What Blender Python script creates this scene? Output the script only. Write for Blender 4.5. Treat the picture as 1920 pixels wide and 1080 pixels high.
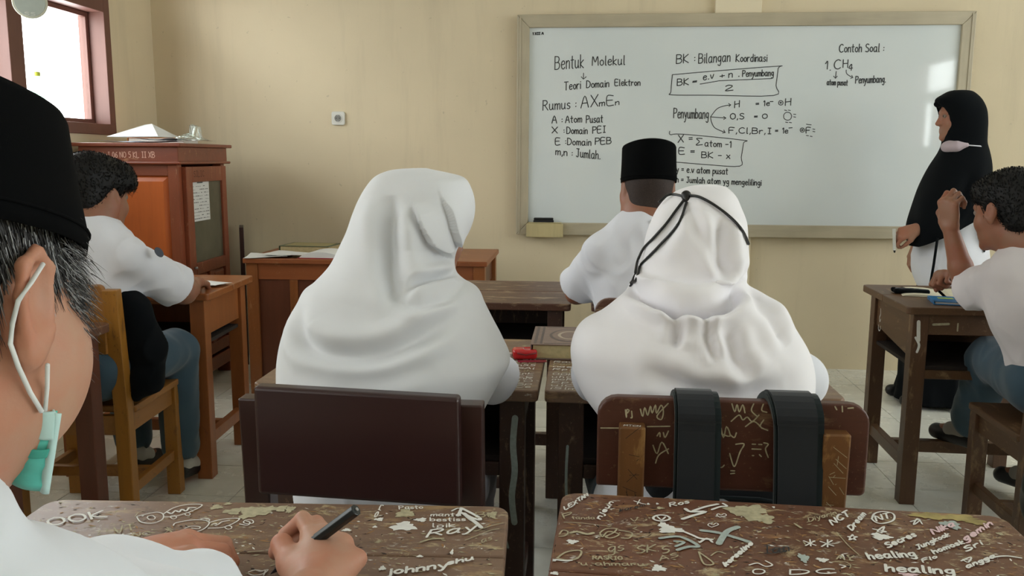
import bpy, bmesh, math, random
import numpy as np
from mathutils import Matrix, Vector
try:
    import openvdb as vdb
except ImportError:
    import pyopenvdb as vdb
for o in list(bpy.data.objects): bpy.data.objects.remove(o)
SC = bpy.context.scene; COL = SC.collection
rad = math.radians
# ------------------------------------------------------------------ camera
cam_d = bpy.data.cameras.new('camera'); cam = bpy.data.objects.new('camera', cam_d); COL.objects.link(cam)
cam_d.sensor_width = 36.0; cam_d.lens = 36.0 * 1600 / 1920; cam_d.clip_start = 0.05
_pi, _ya, _ro = rad(8.67), rad(4.70), rad(0.296)
_f = Vector((-math.sin(_ya) * math.cos(_pi), math.cos(_ya) * math.cos(_pi), -math.sin(_pi)))
_r = Vector((math.cos(_ya), math.sin(_ya), 0)); _u = _r.cross(_f)
_r2 = math.cos(_ro) * _r + math.sin(_ro) * _u; _u2 = -math.sin(_ro) * _r + math.cos(_ro) * _u
cam.matrix_world = Matrix(((_r2.x, _u2.x, -_f.x, 0), (_r2.y, _u2.y, -_f.y, 0), (_r2.z, _u2.z, -_f.z, 1.2), (0, 0, 0, 1)))
SC.camera = cam
# ------------------------------------------------------------------ sky and exposure
SC.view_settings.view_transform = 'Standard'; SC.view_settings.look = 'None'
SC.view_settings.gamma = 1.0; SC.view_settings.use_curve_mapping = False
SC.view_settings.exposure = 0.70
W = bpy.data.worlds.new('overcast_sky'); SC.world = W; W.use_nodes = True
W.node_tree.nodes['Background'].inputs[0].default_value = (0.96, 0.98, 1.0, 1)
W.node_tree.nodes['Background'].inputs[1].default_value = 7.5
SC.cycles.max_bounces = 8; SC.cycles.diffuse_bounces = 5; SC.cycles.glossy_bounces = 4
SC.cycles.transparent_max_bounces = 8; SC.cycles.sample_clamp_indirect = 8.0; SC.cycles.caustics_reflective = False
# window openings: (wall x, y0, y1, z0, z1)
XL, XR, YF, YB, ZC = -2.524, 4.30, 4.958, -4.2, 3.1
OPEN_L = [(2.70, 4.48, 1.31, 2.45), (0.60, 1.80, 1.31, 2.45), (-3.9, -0.4, 1.31, 2.45)]  # second and third are unseen, sized for the light they let in
OPEN_R = [(2.3, 4.5, 1.3, 2.45), (-0.55, 1.9, 1.15, 2.45), (-1.95, -0.72, 1.3, 2.45)]  # first two unseen, widened to add light; third shows mirrored in the whiteboard
def portal(n, x, y0, y1, z0, z1, sgn):
    L = bpy.data.lights.new(n, 'AREA'); L.shape = 'RECTANGLE'; L.size = z1 - z0; L.size_y = y1 - y0
    L.cycles.is_portal = True
    o = bpy.data.objects.new(n, L); COL.objects.link(o)
    o.location = (x, (y0 + y1) / 2, (z0 + z1) / 2); o.rotation_euler = (0, sgn * math.pi / 2, 0)
for q in OPEN_L: portal('window_daylight', XL - 0.20, *q, -1)
for q in OPEN_R: portal('window_daylight', XR + 0.20, *q, 1)

# ------------------------------------------------------------------ helpers
def tag(o, label=None, cat=None, group=None, kind=None):
    if label: o['label'] = label
    if cat: o['category'] = cat
    if group: o['group'] = group
    if kind: o['kind'] = kind
    return o
def empty(name, loc, rz=0, label=None, cat=None, group=None):
    o = bpy.data.objects.new(name, None); COL.objects.link(o); o.empty_display_size = 0.05
    o.location = loc; o.rotation_euler = (0, 0, rad(rz)); return tag(o, label, cat, group)
def copy_tree(o, parent=None):
    c = o.copy(); COL.objects.link(c)
    if parent: c.parent = parent
    for ch in list(o.children): copy_tree(ch, c)
    return c
def link_mesh(name, verts, faces, mat, parent=None, smooth=False, bevel=0, loc=None, seg=2):
    me = bpy.data.meshes.new(name); me.from_pydata([tuple(v) for v in verts], [], faces); me.update()
    if smooth: me.polygons.foreach_set('use_smooth', [True] * len(me.polygons))
    if mat: me.materials.append(mat)
    o = bpy.data.objects.new(name, me); COL.objects.link(o)
    if parent: o.parent = parent
    if loc: o.location = loc
    if bevel:
        m = o.modifiers.new('bevel', 'BEVEL'); m.width = bevel; m.segments = seg; m.limit_method = 'ANGLE'; m.harden_normals = False
    return o
class MB:
    def __init__(s): s.v = []; s.f = []
    def add(s, v, f):
        n = len(s.v); s.v += [tuple(q) for q in v]; s.f += [tuple(i + n for i in g) for g in f]; return s
    def box(s, x0, x1, y0, y1, z0, z1):
        return s.add([(x0, y0, z0), (x1, y0, z0), (x1, y1, z0), (x0, y1, z0), (x0, y0, z1), (x1, y0, z1), (x1, y1, z1), (x0, y1, z1)],
                     [(0, 3, 2, 1), (4, 5, 6, 7), (0, 1, 5, 4), (1, 2, 6, 5), (2, 3, 7, 6), (3, 0, 4, 7)])
    def prism(s, pts, axis, a, b):
        """extrude the 2-D polygon pts between a and b along axis (0,1,2)"""
        n = len(pts)
        def mk(p, t):
            return {0: (t, p[0], p[1]), 1: (p[0], t, p[1]), 2: (p[0], p[1], t)}[axis]
        v = [mk(p, a) for p in pts] + [mk(p, b) for p in pts]
        f = [tuple(range(n))[::-1], tuple(range(n, 2 * n))] + [(i, (i + 1) % n, n + (i + 1) % n, n + i) for i in range(n)]
        if axis == 1: f = [g[::-1] for g in f]
        return s.add(v, f)
    def tube(s, pts, r, seg=10, cap=True):
        pts = [Vector(p) for p in pts]; n = len(pts); rr = r if hasattr(r, '__len__') else [r] * n; rings = []
        ref = Vector((0.13, 0.31, 0.94)).normalized()
        for i, p in enumerate(pts):
            d = (pts[min(i + 1, n - 1)] - pts[max(i - 1, 0)]).normalized()
            a = d.cross(ref)
            if a.length < 1e-3: a = d.cross(Vector((1, 0, 0)))
            a.normalize(); b = d.cross(a)
            rings.append([tuple(p + rr[i] * (math.cos(t) * a + math.sin(t) * b)) for t in [2 * math.pi * k / seg for k in range(seg)]])
        v = [q for R in rings for q in R]; f = []
        for i in range(n - 1):
            for k in range(seg):
                f.append((i * seg + k, i * seg + (k + 1) % seg, (i + 1) * seg + (k + 1) % seg, (i + 1) * seg + k))
        if cap: f += [tuple(range(seg))[::-1], tuple((n - 1) * seg + k for k in range(seg))]
        return s.add(v, f)
    def build(s, name, mat, parent=None, smooth=False, bevel=0, loc=None, seg=2):
        return link_mesh(name, s.v, s.f, mat, parent, smooth, bevel, loc, seg)
def bx(name, mat, parent, x0, x1, y0, y1, z0, z1, bevel=0.002, seg=2):
    return MB().box(x0, x1, y0, y1, z0, z1).build(name, mat, parent, bevel=bevel, seg=seg)
def rrect(x0, x1, y0, y1, r, seg=5):
    """rounded rectangle; r = radius or (ll, lr, ur, ul)"""
    rs = r if hasattr(r, '__len__') else (r,) * 4; out = []
    for (cx, cy, a0, rr) in ((x0, y0, 180, rs[0]), (x1, y0, 270, rs[1]), (x1, y1, 0, rs[2]), (x0, y1, 90, rs[3])):
        if rr <= 0: out.append((cx, cy)); continue
        ox = cx + rr * (1 if cx == x0 else -1); oy = cy + rr * (1 if cy == y0 else -1)
        for k in range(seg + 1):
            t = rad(a0 + 90 * k / seg); out.append((ox + rr * math.cos(t), oy + rr * math.sin(t)))
    return out
# ------------------------------------------------------------------ materials
def srgb(r, g, b): return tuple(((c / 255 / 12.92) if c / 255 <= 0.04045 else ((c / 255 + 0.055) / 1.055) ** 2.4) for c in (r, g, b)) + (1,)
def newmat(name, col=(0.5, 0.5, 0.5, 1), rough=0.6, spec=0.5):
    m = bpy.data.materials.new(name); m.use_nodes = True; b = m.node_tree.nodes['Principled BSDF']
    b.inputs['Base Color'].default_value = col; b.inputs['Roughness'].default_value = rough
    b.inputs['Specular IOR Level'].default_value = spec
    return m, m.node_tree, b
def ramp(nt, fac, stops):
    r = nt.nodes.new('ShaderNodeValToRGB'); e = r.color_ramp.elements
    while len(e) < len(stops): e.new(0.5)
    for i, (p, c) in enumerate(stops): e[i].position = p; e[i].color = c
    nt.links.new(fac, r.inputs[0]); return r.outputs[0]
def coords(nt, scale=(1, 1, 1), kind='Object'):
    tc = nt.nodes.new('ShaderNodeTexCoord'); mp = nt.nodes.new('ShaderNodeMapping'); mp.inputs['Scale'].default_value = scale
    nt.links.new(tc.outputs[kind], mp.inputs[0]); return mp.outputs[0]
def noise(nt, vec, scale, detail=4, rough=0.55, dist=0.0):
    n = nt.nodes.new('ShaderNodeTexNoise'); n.inputs['Scale'].default_value = scale; n.inputs['Detail'].default_value = detail
    n.inputs['Roughness'].default_value = rough; n.inputs['Distortion'].default_value = dist
    nt.links.new(vec, n.inputs['Vector']); return n.outputs[0]
def mixc(nt, fac, a, b, mode='MIX'):
    m = nt.nodes.new('ShaderNodeMix'); m.data_type = 'RGBA'; m.blend_type = mode
    for s, v in ((0, fac), (6, a), (7, b)):
        if hasattr(v, 'is_output'): nt.links.new(v, m.inputs[s])
        else: m.inputs[s].default_value = v
    return m.outputs[2]
def bump(nt, b, h, strength=0.3, dist=0.002):
    n = nt.nodes.new('ShaderNodeBump'); n.inputs['Strength'].default_value = strength; n.inputs['Distance'].default_value = dist
    nt.links.new(h, n.inputs['Height']); nt.links.new(n.outputs[0], b.inputs['Normal'])
def mul(c, k): return (c[0] * k, c[1] * k, c[2] * k, 1)
def wood(name, c, axis=0, rough=0.45, var=0.35, wear=0.0, wearc=None, wscale=9, spec=0.5, mottle=0.0):
    """painted or varnished wood with the grain along one axis, optional worn pale patches"""
    m, nt, b = newmat(name, c, rough, spec)
    sc = [26, 26, 26]; sc[axis] = 2.2
    v = coords(nt, tuple(sc)); g = noise(nt, v, 1.0, 5, 0.62, 0.6)
    col = ramp(nt, g, [(0.3, mul(c, 1 - var)), (0.52, c), (0.72, mul(c, 1 + var * 0.7))])
    v2 = coords(nt); big = noise(nt, v2, 3.0, 3)
    col = mixc(nt, 0.5, col, ramp(nt, big, [(0.3, mul(c, 0.75)), (0.7, mul(c, 1.2))]))
    if wear > 0:
        sc2 = [3, 3, 3]; sc2[axis] = 1.0
        w = noise(nt, coords(nt, tuple(sc2)), wscale, 6, 0.7, 0.3)
        fac = ramp(nt, w, [(0.62 - 0.14 * wear, (0, 0, 0, 1)), (0.70 - 0.10 * wear, (1, 1, 1, 1))])
        col = mixc(nt, fac, col, wearc or srgb(170, 140, 100))
        spk = noise(nt, v2, 170, 2, 0.5); sf = ramp(nt, spk, [(0.66, (0, 0, 0, 1)), (0.72, (0.7, 0.7, 0.7, 1))])
        col = mixc(nt, sf, col, mul(wearc or srgb(170, 140, 100), 0.8))
    if mottle > 0:
        for sc_, lo, cc, off in ((30, .60, srgb(186, 168, 130), 0), (55, .63, srgb(206, 202, 188), 7), (22, .62, mul(c, .45), 13), (38, .64, srgb(150, 110, 70), 21)):
            tc2 = nt.nodes.new('ShaderNodeTexCoord'); mp2 = nt.nodes.new('ShaderNodeMapping'); mp2.inputs['Location'].default_value = (off, off, off); mp2.inputs['Scale'].default_value = (.55, 1, 1) if axis == 0 else (1, .55, 1)
            nt.links.new(tc2.outputs['Object'], mp2.inputs[0]); w2 = noise(nt, mp2.outputs[0], sc_, 7, .74, .5)
            col = mixc(nt, ramp(nt, w2, [(lo - .03 * mottle, (0, 0, 0, 1)), (lo + .05, (.8, .8, .8, 1))]), col, cc)
    nt.links.new(col, b.inputs['Base Color'])
    bump(nt, b, g, 0.25, 0.0012); return m
def cloth(name, c, weave=900, rough=0.85, big=0.04, sheen=0.2, sub=0.0):
    m, nt, b = newmat(name, c, rough, 0.25 if sheen >= .1 else 0.08)
    v = coords(nt); n = noise(nt, v, 6, 3)
    col = ramp(nt, n, [(0.3, mul(c, 1 - big)), (0.7, mul(c, 1 + big))]); nt.links.new(col, b.inputs['Base Color'])
    b.inputs['Sheen Weight'].default_value = sheen
    w = noise(nt, v, weave, 1); bump(nt, b, w, 0.15, 0.0005)
    return m
def skin(name, c):
    m, nt, b = newmat(name, c, 0.5, 0.4)
    v = coords(nt); n = noise(nt, v, 14, 4, 0.6)
    red = (c[0] * 1.05, c[1] * 0.78, c[2] * 0.72, 1)
    col = ramp(nt, n, [(0.35, c), (0.65, red)]); nt.links.new(col, b.inputs['Base Color'])
    b.inputs['Subsurface Weight'].default_value = 0.12; b.inputs['Subsurface Radius'].default_value = (0.012, 0.005, 0.003); b.inputs['Subsurface Scale'].default_value = 0.5
    bump(nt, b, noise(nt, v, 260, 3), 0.18, 0.0008); return m
def plain(name, c, rough=0.6, spec=0.5, n=0.06, s=20):
    m, nt, b = newmat(name, c, rough, spec)
    nt.links.new(ramp(nt, noise(nt, coords(nt), s, 3), [(0.3, mul(c, 1 - n)), (0.7, mul(c, 1 + n))]), b.inputs['Base Color']); return m
# ================================================================== THE ROOM
def wall_mat(name, c):
    m, nt, b = newmat(name, c, 0.75, 0.3)
    v = coords(nt); a = noise(nt, v, 0.9, 4, 0.6); col = ramp(nt, a, [(0.3, mul(c, 0.93)), (0.7, mul(c, 1.06))])
    v2 = coords(nt, (7, 7, 0.7)); s = noise(nt, v2, 1.0, 5, 0.65)
    col = mixc(nt, ramp(nt, s, [(0.52, (0, 0, 0, 1)), (0.8, (0.45, 0.45, 0.45, 1))]), col, mul(c, 0.72))
    d = noise(nt, v, 38, 3, 0.5); col = mixc(nt, ramp(nt, d, [(0.72, (0, 0, 0, 1)), (0.76, (0.5, 0.5, 0.5, 1))]), col, mul(c, 0.62))
    nt.links.new(col, b.inputs['Base Color']); bump(nt, b, noise(nt, v, 60, 5, 0.6), 0.25, 0.002); return m
M_wall = wall_mat('beige_wall_paint', srgb(214, 200, 170))
M_wall2 = wall_mat('cream_wall_paint', srgb(224, 212, 184))
M_ceil = plain('white_ceiling', srgb(225, 225, 220), 0.9)
def wall_x(name, x0, x1, y0, y1, opens, mat):
    mb = MB(); y = y0
    for (a, b, z0, z1) in sorted(opens):
        mb.box(x0, x1, y, a, -0.05, ZC); mb.box(x0, x1, a, b, -0.05, z0); mb.box(x0, x1, a, b, z1, ZC); y = b
    mb.box(x0, x1, y, y1, -0.05, ZC)
    return tag(mb.build(name, mat), kind='structure')
wall_x('wall_left', XL - 0.15, XL, YB, YF, OPEN_L, M_wall)
wall_x('wall_right', XR, XR + 0.15, YB, YF, OPEN_R, M_wall)
wf = tag(MB().box(XL - 0.15, XR + 0.15, YF, YF + 0.15, -0.05, ZC).build('wall_front', M_wall), kind='structure')
tag(MB().box(XL - 0.15, XR + 0.15, YB - 0.15, YB, -0.05, ZC).build('wall_back', M_wall), kind='structure')
tag(MB().box(XL - 0.15, XR + 0.15, YB - 0.15, YF + 0.15, ZC, ZC + 0.1).build('ceiling', M_ceil), kind='structure')
# pilaster that the whiteboard hangs across
bx('pilaster', M_wall2, wf, 0.705, 0.955, YF - 0.03, YF + 0.01, 0.0, ZC, 0.003)
# floor
M_grout = plain('floor_grout', srgb(120, 116, 105), 0.9)
def tile_mat():
    c = srgb(232, 232, 222)
    m, nt, b = newmat('glazed_floor_tile', c, 0.16, 0.5)
    v = coords(nt, kind='Object'); oi = nt.nodes.new('ShaderNodeObjectInfo')
    a = noise(nt, v, 9, 5, 0.65); col = ramp(nt, a, [(0.3, mul(c, 0.86)), (0.68, c)])
    g = nt.nodes.new('ShaderNodeNewGeometry'); st = noise(nt, g.outputs['Position'], 2.3, 6, 0.7)
    col = mixc(nt, ramp(nt, st, [(0.5, (0, 0, 0, 1)), (0.75, (0.45, 0.45, 0.45, 1))]), col, srgb(140, 134, 118))
    col = mixc(nt, ramp(nt, oi.outputs['Random'], [(0, (0, 0, 0, 1)), (1, (0.12, 0.12, 0.12, 1))]), col, mul(c, 0.8))
    nt.links.new(col, b.inputs['Base Color'])
    nt.links.new(ramp(nt, st, [(0.35, (0.14, 0.14, 0.14, 1)), (0.7, (0.4, 0.4, 0.4, 1))]), b.inputs['Roughness']); return m
M_tile = tile_mat()
floor = tag(MB().box(XL, XR, YB, YF, -0.05, -0.003).build('floor', M_grout), kind='structure')
TX = [1.476 + 0.3 * k for k in range(-14, 10)]; TY = [3.107 + 0.3 * k for k in range(-3, 7)]
proto = {}
mbt = MB()
for xi in range(-14, 11):
    for yi in range(-25, 8):
        x0, x1 = max(1.476 + 0.3 * xi + 0.0015, XL + 0.001), min(1.476 + 0.3 * (xi + 1) - 0.0015, XR)
        y0, y1 = max(3.107 + 0.3 * yi + 0.0015, YB), min(3.107 + 0.3 * (yi + 1) - 0.0015, YF - 0.001)
        if x1 - x0 < 0.02 or y1 - y0 < 0.02: continue
        if yi >= -3 and xi < 4:
            key = (round(x1 - x0, 3), round(y1 - y0, 3))
            if key not in proto:
                w, d = (x1 - x0) / 2, (y1 - y0) / 2
                o = MB().box(-w, w, -d, d, -0.003, 0).build('tile', M_tile, floor); proto[key] = o.data
            else:
                o = bpy.data.objects.new('tile', proto[key]); COL.objects.link(o); o.parent = floor
            o.location = ((x0 + x1) / 2, (y0 + y1) / 2, 0)
        else: mbt.box(x0, x1, y0, y1, -0.003, 0)
tag(mbt.build('tile_field', M_tile, floor), kind='stuff')
# windows ------------------------------------------------------------
M_frame = wood('window_frame_brown', srgb(104, 66, 56), 2, 0.5, 0.15)
def glass_mat():
    m = bpy.data.materials.new('window_glass'); m.use_nodes = True; nt = m.node_tree; nt.nodes.clear()
    out = nt.nodes.new('ShaderNodeOutputMaterial'); t = nt.nodes.new('ShaderNodeBsdfTransparent'); t.inputs[0].default_value = (0.95, 0.97, 0.96, 1)
    g = nt.nodes.new('ShaderNodeBsdfGlossy'); g.inputs['Roughness'].default_value = 0.02; mx = nt.nodes.new('ShaderNodeMixShader'); mx.inputs[0].default_value = 0.06
    nt.links.new(t.outputs[0], mx.inputs[1]); nt.links.new(g.outputs[0], mx.inputs[2]); nt.links.new(mx.outputs[0], out.inputs[0]); return m
M_glass = glass_mat()
def window(idx, xin, sgn, y0, y1, z0, z1, muls):
    """sgn = +1 when the room lies at +x of the wall"""
    a, b = (xin - 0.13, xin + 0.015) if sgn > 0 else (xin - 0.015, xin + 0.13)
    w = 0.055
    f = MB(); f.box(a, b, y0, y1, z0, z0 + w); f.box(a, b, y0, y1, z1 - w, z1); f.box(a, b, y0, y0 + w, z0 + w, z1 - w); f.box(a, b, y1 - w, y1, z0 + w, z1 - w)
    win = tag(f.build('window_%d' % idx, M_frame, bevel=0.002), kind='structure')
    zt = 1.94
    bx('transom', M_frame, win, a, b, y0 + w, y1 - w, zt, zt + 0.10)
    segs = [y0 + w]
    for mc in muls:
        bx('mullion', M_frame, win, a, b, mc - 0.05, mc + 0.05, z0 + w, zt); segs += [mc - 0.05, mc + 0.05]
    segs.append(y1 - w); xm = (a + b) / 2 - 0.03 * sgn
    for k in range(0, len(segs), 2):
        s = MB(); t = 0.025; p, q = segs[k], segs[k + 1]
        s.box(xm - .015, xm + .015, p, q, z0 + w, z0 + w + t); s.box(xm - .015, xm + .015, p, q, zt - t, zt)
        s.box(xm - .015, xm + .015, p, p + t, z0 + w + t, zt - t); s.box(xm - .015, xm + .015, q - t, q, z0 + w + t, zt - t)
        s.build('sash', M_frame, win, bevel=0.002)
        MB().box(xm - .002, xm + .002, p + t, q - t, z0 + w + t, zt - t).build('pane', M_glass, win)
    n = 7 if z1 - zt > .4 else 5
    for k in range(n):
        z = zt + 0.13 + k * (z1 - w - zt - 0.13) / n
        c = MB().add([(xm - .03, y0 + w, z + .035), (xm + .03, y0 + w, z), (xm + .03, y1 - w, z), (xm - .03, y1 - w, z + .035),
                      (xm - .03, y0 + w, z + .041), (xm + .03, y0 + w, z + .006), (xm + .03, y1 - w, z + .006), (xm - .03, y1 - w, z + .041)],
                     [(0, 3, 2, 1), (4, 5, 6, 7), (0, 1, 5, 4), (1, 2, 6, 5), (2, 3, 7, 6), (3, 0, 4, 7)])
        c.build('vent_slat', M_glass if sgn < 0 else M_frame, win)
for i, q in enumerate(OPEN_L): window(i + 1, XL, 1, *q, [q[1] - 0.78] if i < 2 else [-1.2, -2.0, -2.8])
for i, q in enumerate(OPEN_R): window(i + 4, XR, -1, *q, [(q[0] + q[1]) / 2 + 0.04] if i != 1 else [0.3, 1.1])
# ================================================================== FURNITURE
M_brown = wood('worn_brown_desk_wood', srgb(124, 97, 78), 0, 0.36, 0.3, 0.35, srgb(160, 132, 96), 7, mottle=1.0)
M_brownl = wood('worn_brown_leg_wood', srgb(70, 46, 36), 2, 0.45, 0.3, 0.35, srgb(140, 116, 90), 8)
M_red = wood('reddish_desk_wood', srgb(104, 66, 46), 0, 0.4, 0.3, 0.3, srgb(150, 112, 76), 7, mottle=1.0)
M_dkdesk = wood('dark_red_desk_wood', srgb(92, 60, 46), 0, 0.4, 0.35, 0.55, srgb(160, 136, 108), 8)
M_maroon = wood('dark_maroon_paint', srgb(52, 30, 29), 0, 0.33, 0.15, 0.0, srgb(130, 96, 76), 12)
M_maroonv = wood('dark_maroon_paint_upright', srgb(56, 33, 29), 2, 0.33, 0.18, 0.0, srgb(130, 96, 76), 12)
M_cback = wood('varnished_red_brown_board', srgb(80, 44, 32), 0, 0.4, 0.35, 0.2, srgb(120, 92, 66), 6)
M_cpost = wood('scratched_orange_brown_post', srgb(112, 74, 40), 2, 0.42, 0.4, 0.45, srgb(150, 112, 66), 9)
M_yel = wood('yellow_varnished_wood', srgb(164, 112, 44), 2, 0.38, 0.3, 0.15, srgb(120, 80, 40), 6)
M_yelh = wood('yellow_varnished_wood_rail', srgb(158, 106, 46), 1, 0.38, 0.3, 0.15, srgb(120, 80, 40), 6)
M_oran = wood('orange_varnished_wood', srgb(150, 88, 44), 2, 0.36, 0.3, 0.1, srgb(120, 70, 40), 6)
M_oranh = wood('orange_varnished_wood_flat', srgb(150, 88, 44), 0, 0.3, 0.3, 0.25, srgb(176, 140, 110), 6)
M_dark = plain('dark_unpainted_shelf', srgb(40, 30, 26), 0.8)
M_rdesk = wood('brown_desk_side_wood', srgb(92, 64, 40), 1, 0.45, 0.35, 0.35, srgb(130, 104, 74), 8)
M_rleg = wood('brown_desk_leg_wood', srgb(88, 60, 40), 2, 0.45, 0.35, 0.35, srgb(130, 104, 74), 8)

def desk(name, loc, rz, label, w=0.63, d=0.5, h=0.71, planks=(0.15, 0.17, 0.18), mtop=M_brown, mleg=M_brownl, mside=None,
         leg=0.05, apron=0.11, shelf_z=0.55, front_rail=0.0, taper=False, round_r=0.025, group=None, backpanel=None):
    """origin on the floor under the top's centre; the pupil sits on the -y side; planks are listed from the far edge"""
    mside = mside or mleg
    t = empty(name, loc, rz, label, 'desk', group); th = 0.026; zt = h - th
    y = d / 2
    for i, p in enumerate(planks):
        r = [0, 0, 0, 0]
        if i == 0: r[2] = r[3] = round_r
        if i == len(planks) - 1: r[0] = r[1] = round_r * 0.6
        MB().prism(rrect(-w / 2, w / 2, y - p + 0.0012, y, r), 2, zt, h - 0.0006 * (i % 2)).build('tabletop_plank', mtop, t, bevel=0.0035, seg=3)
        y -= p
    ix, iy = w / 2 - 0.03, d / 2 - 0.03
    for sx in (-1, 1):
        for sy in (-1, 1):
            x0, y0 = sx * ix, sy * iy
            bx('leg', mleg, t, min(x0, x0 - sx * leg), max(x0, x0 - sx * leg), min(y0, y0 - sy * leg), max(y0, y0 - sy * leg), 0, zt)
    for sx in (-1, 1):
        xa = sx * (ix - leg * 0.2); x0, x1 = min(xa, xa - sx * 0.02), max(xa, xa - sx * 0.02)
        if taper: MB().prism([(-iy + leg, zt), (iy - leg, zt), (iy - leg, zt - apron), (-iy + leg, zt - apron * 1.35)], 0, x0, x1).build('side_apron', mside, t, bevel=0.002)
        else: bx('side_apron', mside, t, x0, x1, -iy + leg, iy - leg, zt - apron, zt)
        bx('side_stretcher', mside, t, sx * (ix - leg / 2) - 0.014, sx * (ix - leg / 2) + 0.014, -iy + leg, iy - leg, 0.12, 0.165)
    bx('back_apron', mside, t, -ix + leg, ix - leg, iy - 0.03, iy - 0.01, shelf_z - 0.02, zt)
    if front_rail: bx('front_rail', mside, t, -ix + leg, ix - leg, -iy + 0.01, -iy + 0.03, zt - front_rail, zt)
    bx('shelf', M_dark, t, -ix + leg * 0.3, ix - leg * 0.3, -iy + 0.012, iy - 0.032, shelf_z - 0.014, shelf_z)
    bx('shelf_rail', mside, t, -ix + leg, ix - leg, -iy + 0.004, -iy + 0.026, shelf_z - 0.045, shelf_z - 0.014)
    bx('cross_stretcher', mside, t, -ix + leg / 2 + .014, ix - leg / 2 - .014, -0.016, 0.016, 0.12, 0.165)
    return t

D_NL = desk('school_desk', (-0.414, 0.882, 0), 3.2, 'worn brown desk the grey-haired person writes on, covered in white correction-fluid writing', w=0.662, d=0.5,
            planks=(0.157, 0.17, 0.173), leg=0.05)
D_NR = desk('school_desk', (0.2735, 0.9465, 0), -2.5, 'empty worn desk in the near right corner, covered in white scribbles and painted words', w=0.615, d=0.5,
            planks=(0.245, 0.255), leg=0.05, mtop=M_red)
D_GL = desk('school_desk', (-0.401, 2.02, 0), 0, 'scribbled desk in front of the person with the plain white headscarf, touching its right neighbour', w=0.625, d=0.52, planks=(0.17, 0.17, 0.18), mtop=M_brown, leg=0.055)
D_GR = desk('school_desk', (0.238, 2.02, 0), 0, 'scribbled desk in front of the person whose headscarf is tied with black cord', w=0.625, d=0.52, planks=(0.17, 0.17, 0.18), mtop=M_brown, leg=0.055)
D_CL = desk('school_desk', (-0.345, 3.13, 0), 0, 'scratched empty front-row desk with a dark open shelf, beside the black-capped person', w=0.62, d=0.53, planks=(0.26, 0.27), mtop=M_dkdesk, leg=0.05)
D_CR = desk('school_desk', (0.345, 3.13, 0), 0, 'front-row desk mostly hidden behind the person in the black cap', w=0.62, d=0.53, planks=(0.26, 0.27), mtop=M_dkdesk, leg=0.05)
D_L = desk('school_desk', (-1.66, 3.165, 0), 3, 'smooth orange-brown desk at the left under the elbow of the bare-headed person', w=0.62, d=0.5, planks=(0.25, 0.25), mtop=M_oranh, mleg=M_oran, mside=M_oran, leg=0.055, apron=0.14, shelf_z=0.52, front_rail=0.02)
D_R = desk('school_desk', (1.405, 3.19, 0), -1.5, 'dark brown desk at the right with tapered apron, holding a blue notebook', w=0.6, d=0.53, planks=(0.26, 0.27), mtop=M_rdesk, mleg=M_rleg, mside=M_rdesk, leg=0.052, apron=0.12, taper=True, shelf_z=0.5, front_rail=0.075)
D_BL = desk('school_desk', (-1.70, 2.14, 0), 0, 'reddish-brown desk behind the yellow chair, half hidden by the grey-haired person', w=0.62, d=0.5, planks=(0.25, 0.25), mtop=M_red, mleg=wood('red_brown_leg', srgb(100, 54, 38), 2), leg=0.055)

def chair_legs(t, w, d, sh, m, mh, post_h, lean=0.03, leg=0.038, pin=0.0, foot_r=True):
    ix, iy = w / 2, d / 2
    for sx in (-1, 1):
        bx('front_leg', m, t, min(sx * ix, sx * (ix - leg)), max(sx * ix, sx * (ix - leg)), iy - leg, iy, 0, sh - 0.022)
        xo = ix - pin; x0, x1 = min(sx * xo, sx * (xo - leg)), max(sx * xo, sx * (xo - leg))
        MB().prism([(-iy, 0), (-iy + leg, 0), (-iy + leg, sh), (-iy + leg - lean, post_h), (-iy - lean + 0.008, post_h), (-iy, sh)], 0, x0, x1).build('rear_post', m, t, bevel=0.003)
        bx('side_rail', mh, t, sx * (ix - leg / 2) - 0.012, sx * (ix - leg / 2) + 0.012, -iy + leg, iy - leg, sh - 0.085, sh - 0.022)
        bx('side_stretcher', mh, t, sx * (ix - leg / 2) - 0.011, sx * (ix - leg / 2) + 0.011, -iy + leg, iy - leg, 0.13, 0.165)
    bx('front_rail', mh, t, -ix + leg, ix - leg, iy - 0.03, iy - 0.008, sh - 0.085, sh - 0.022)
    bx('rear_rail', mh, t, -ix + leg + pin, ix - leg - pin, -iy + 0.008, -iy + 0.03, sh - 0.085, sh - 0.022)
    bx('cross_stretcher', mh, t, -ix + leg * .7, ix - leg * .7, -0.011, 0.011, 0.13, 0.165)
    MB().prism(rrect(-ix - 0.004, ix + 0.004, -iy + leg - 0.002, iy + 0.012, 0.012), 2, sh - 0.022, sh).build('seat', mh, t, bevel=0.004)
# chair of the pupil in the plain headscarf: board between flush side posts, a solid dark maroon panel
CH1 = empty('school_chair', (-0.358, 1.53, 0), 0, 'dark maroon chair with a broad solid backrest, below the plain white headscarf', 'chair')
chair_legs(CH1, 0.405, 0.38, 0.42, M_maroonv, M_maroon, 0.806, 0.03, 0.044)
MB().prism([(-0.165, 0.652), (0.17, 0.642), (0.168, 0.824), (-0.166, 0.834)], 1, -0.236, -0.206).build('backrest_board', M_maroon, CH1, bevel=0.006, seg=3)
# chair with scribbled board fixed in front of two lower posts
CH2 = empty('school_chair', (0.248, 1.53, 0), -1.0, 'scribbled red-brown chair with two black straps hung over its rounded backrest', 'chair')
chair_legs(CH2, 0.36, 0.38, 0.42, M_cpost, M_cback, 0.775, 0.025, 0.042)
MB().prism(rrect(-0.215, 0.215, 0.665, 0.817, (0.004, 0.01, 0.032, 0.032)), 1, -0.180, -0.158).build('backrest_board', M_cback, CH2, bevel=0.004, seg=3)
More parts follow.
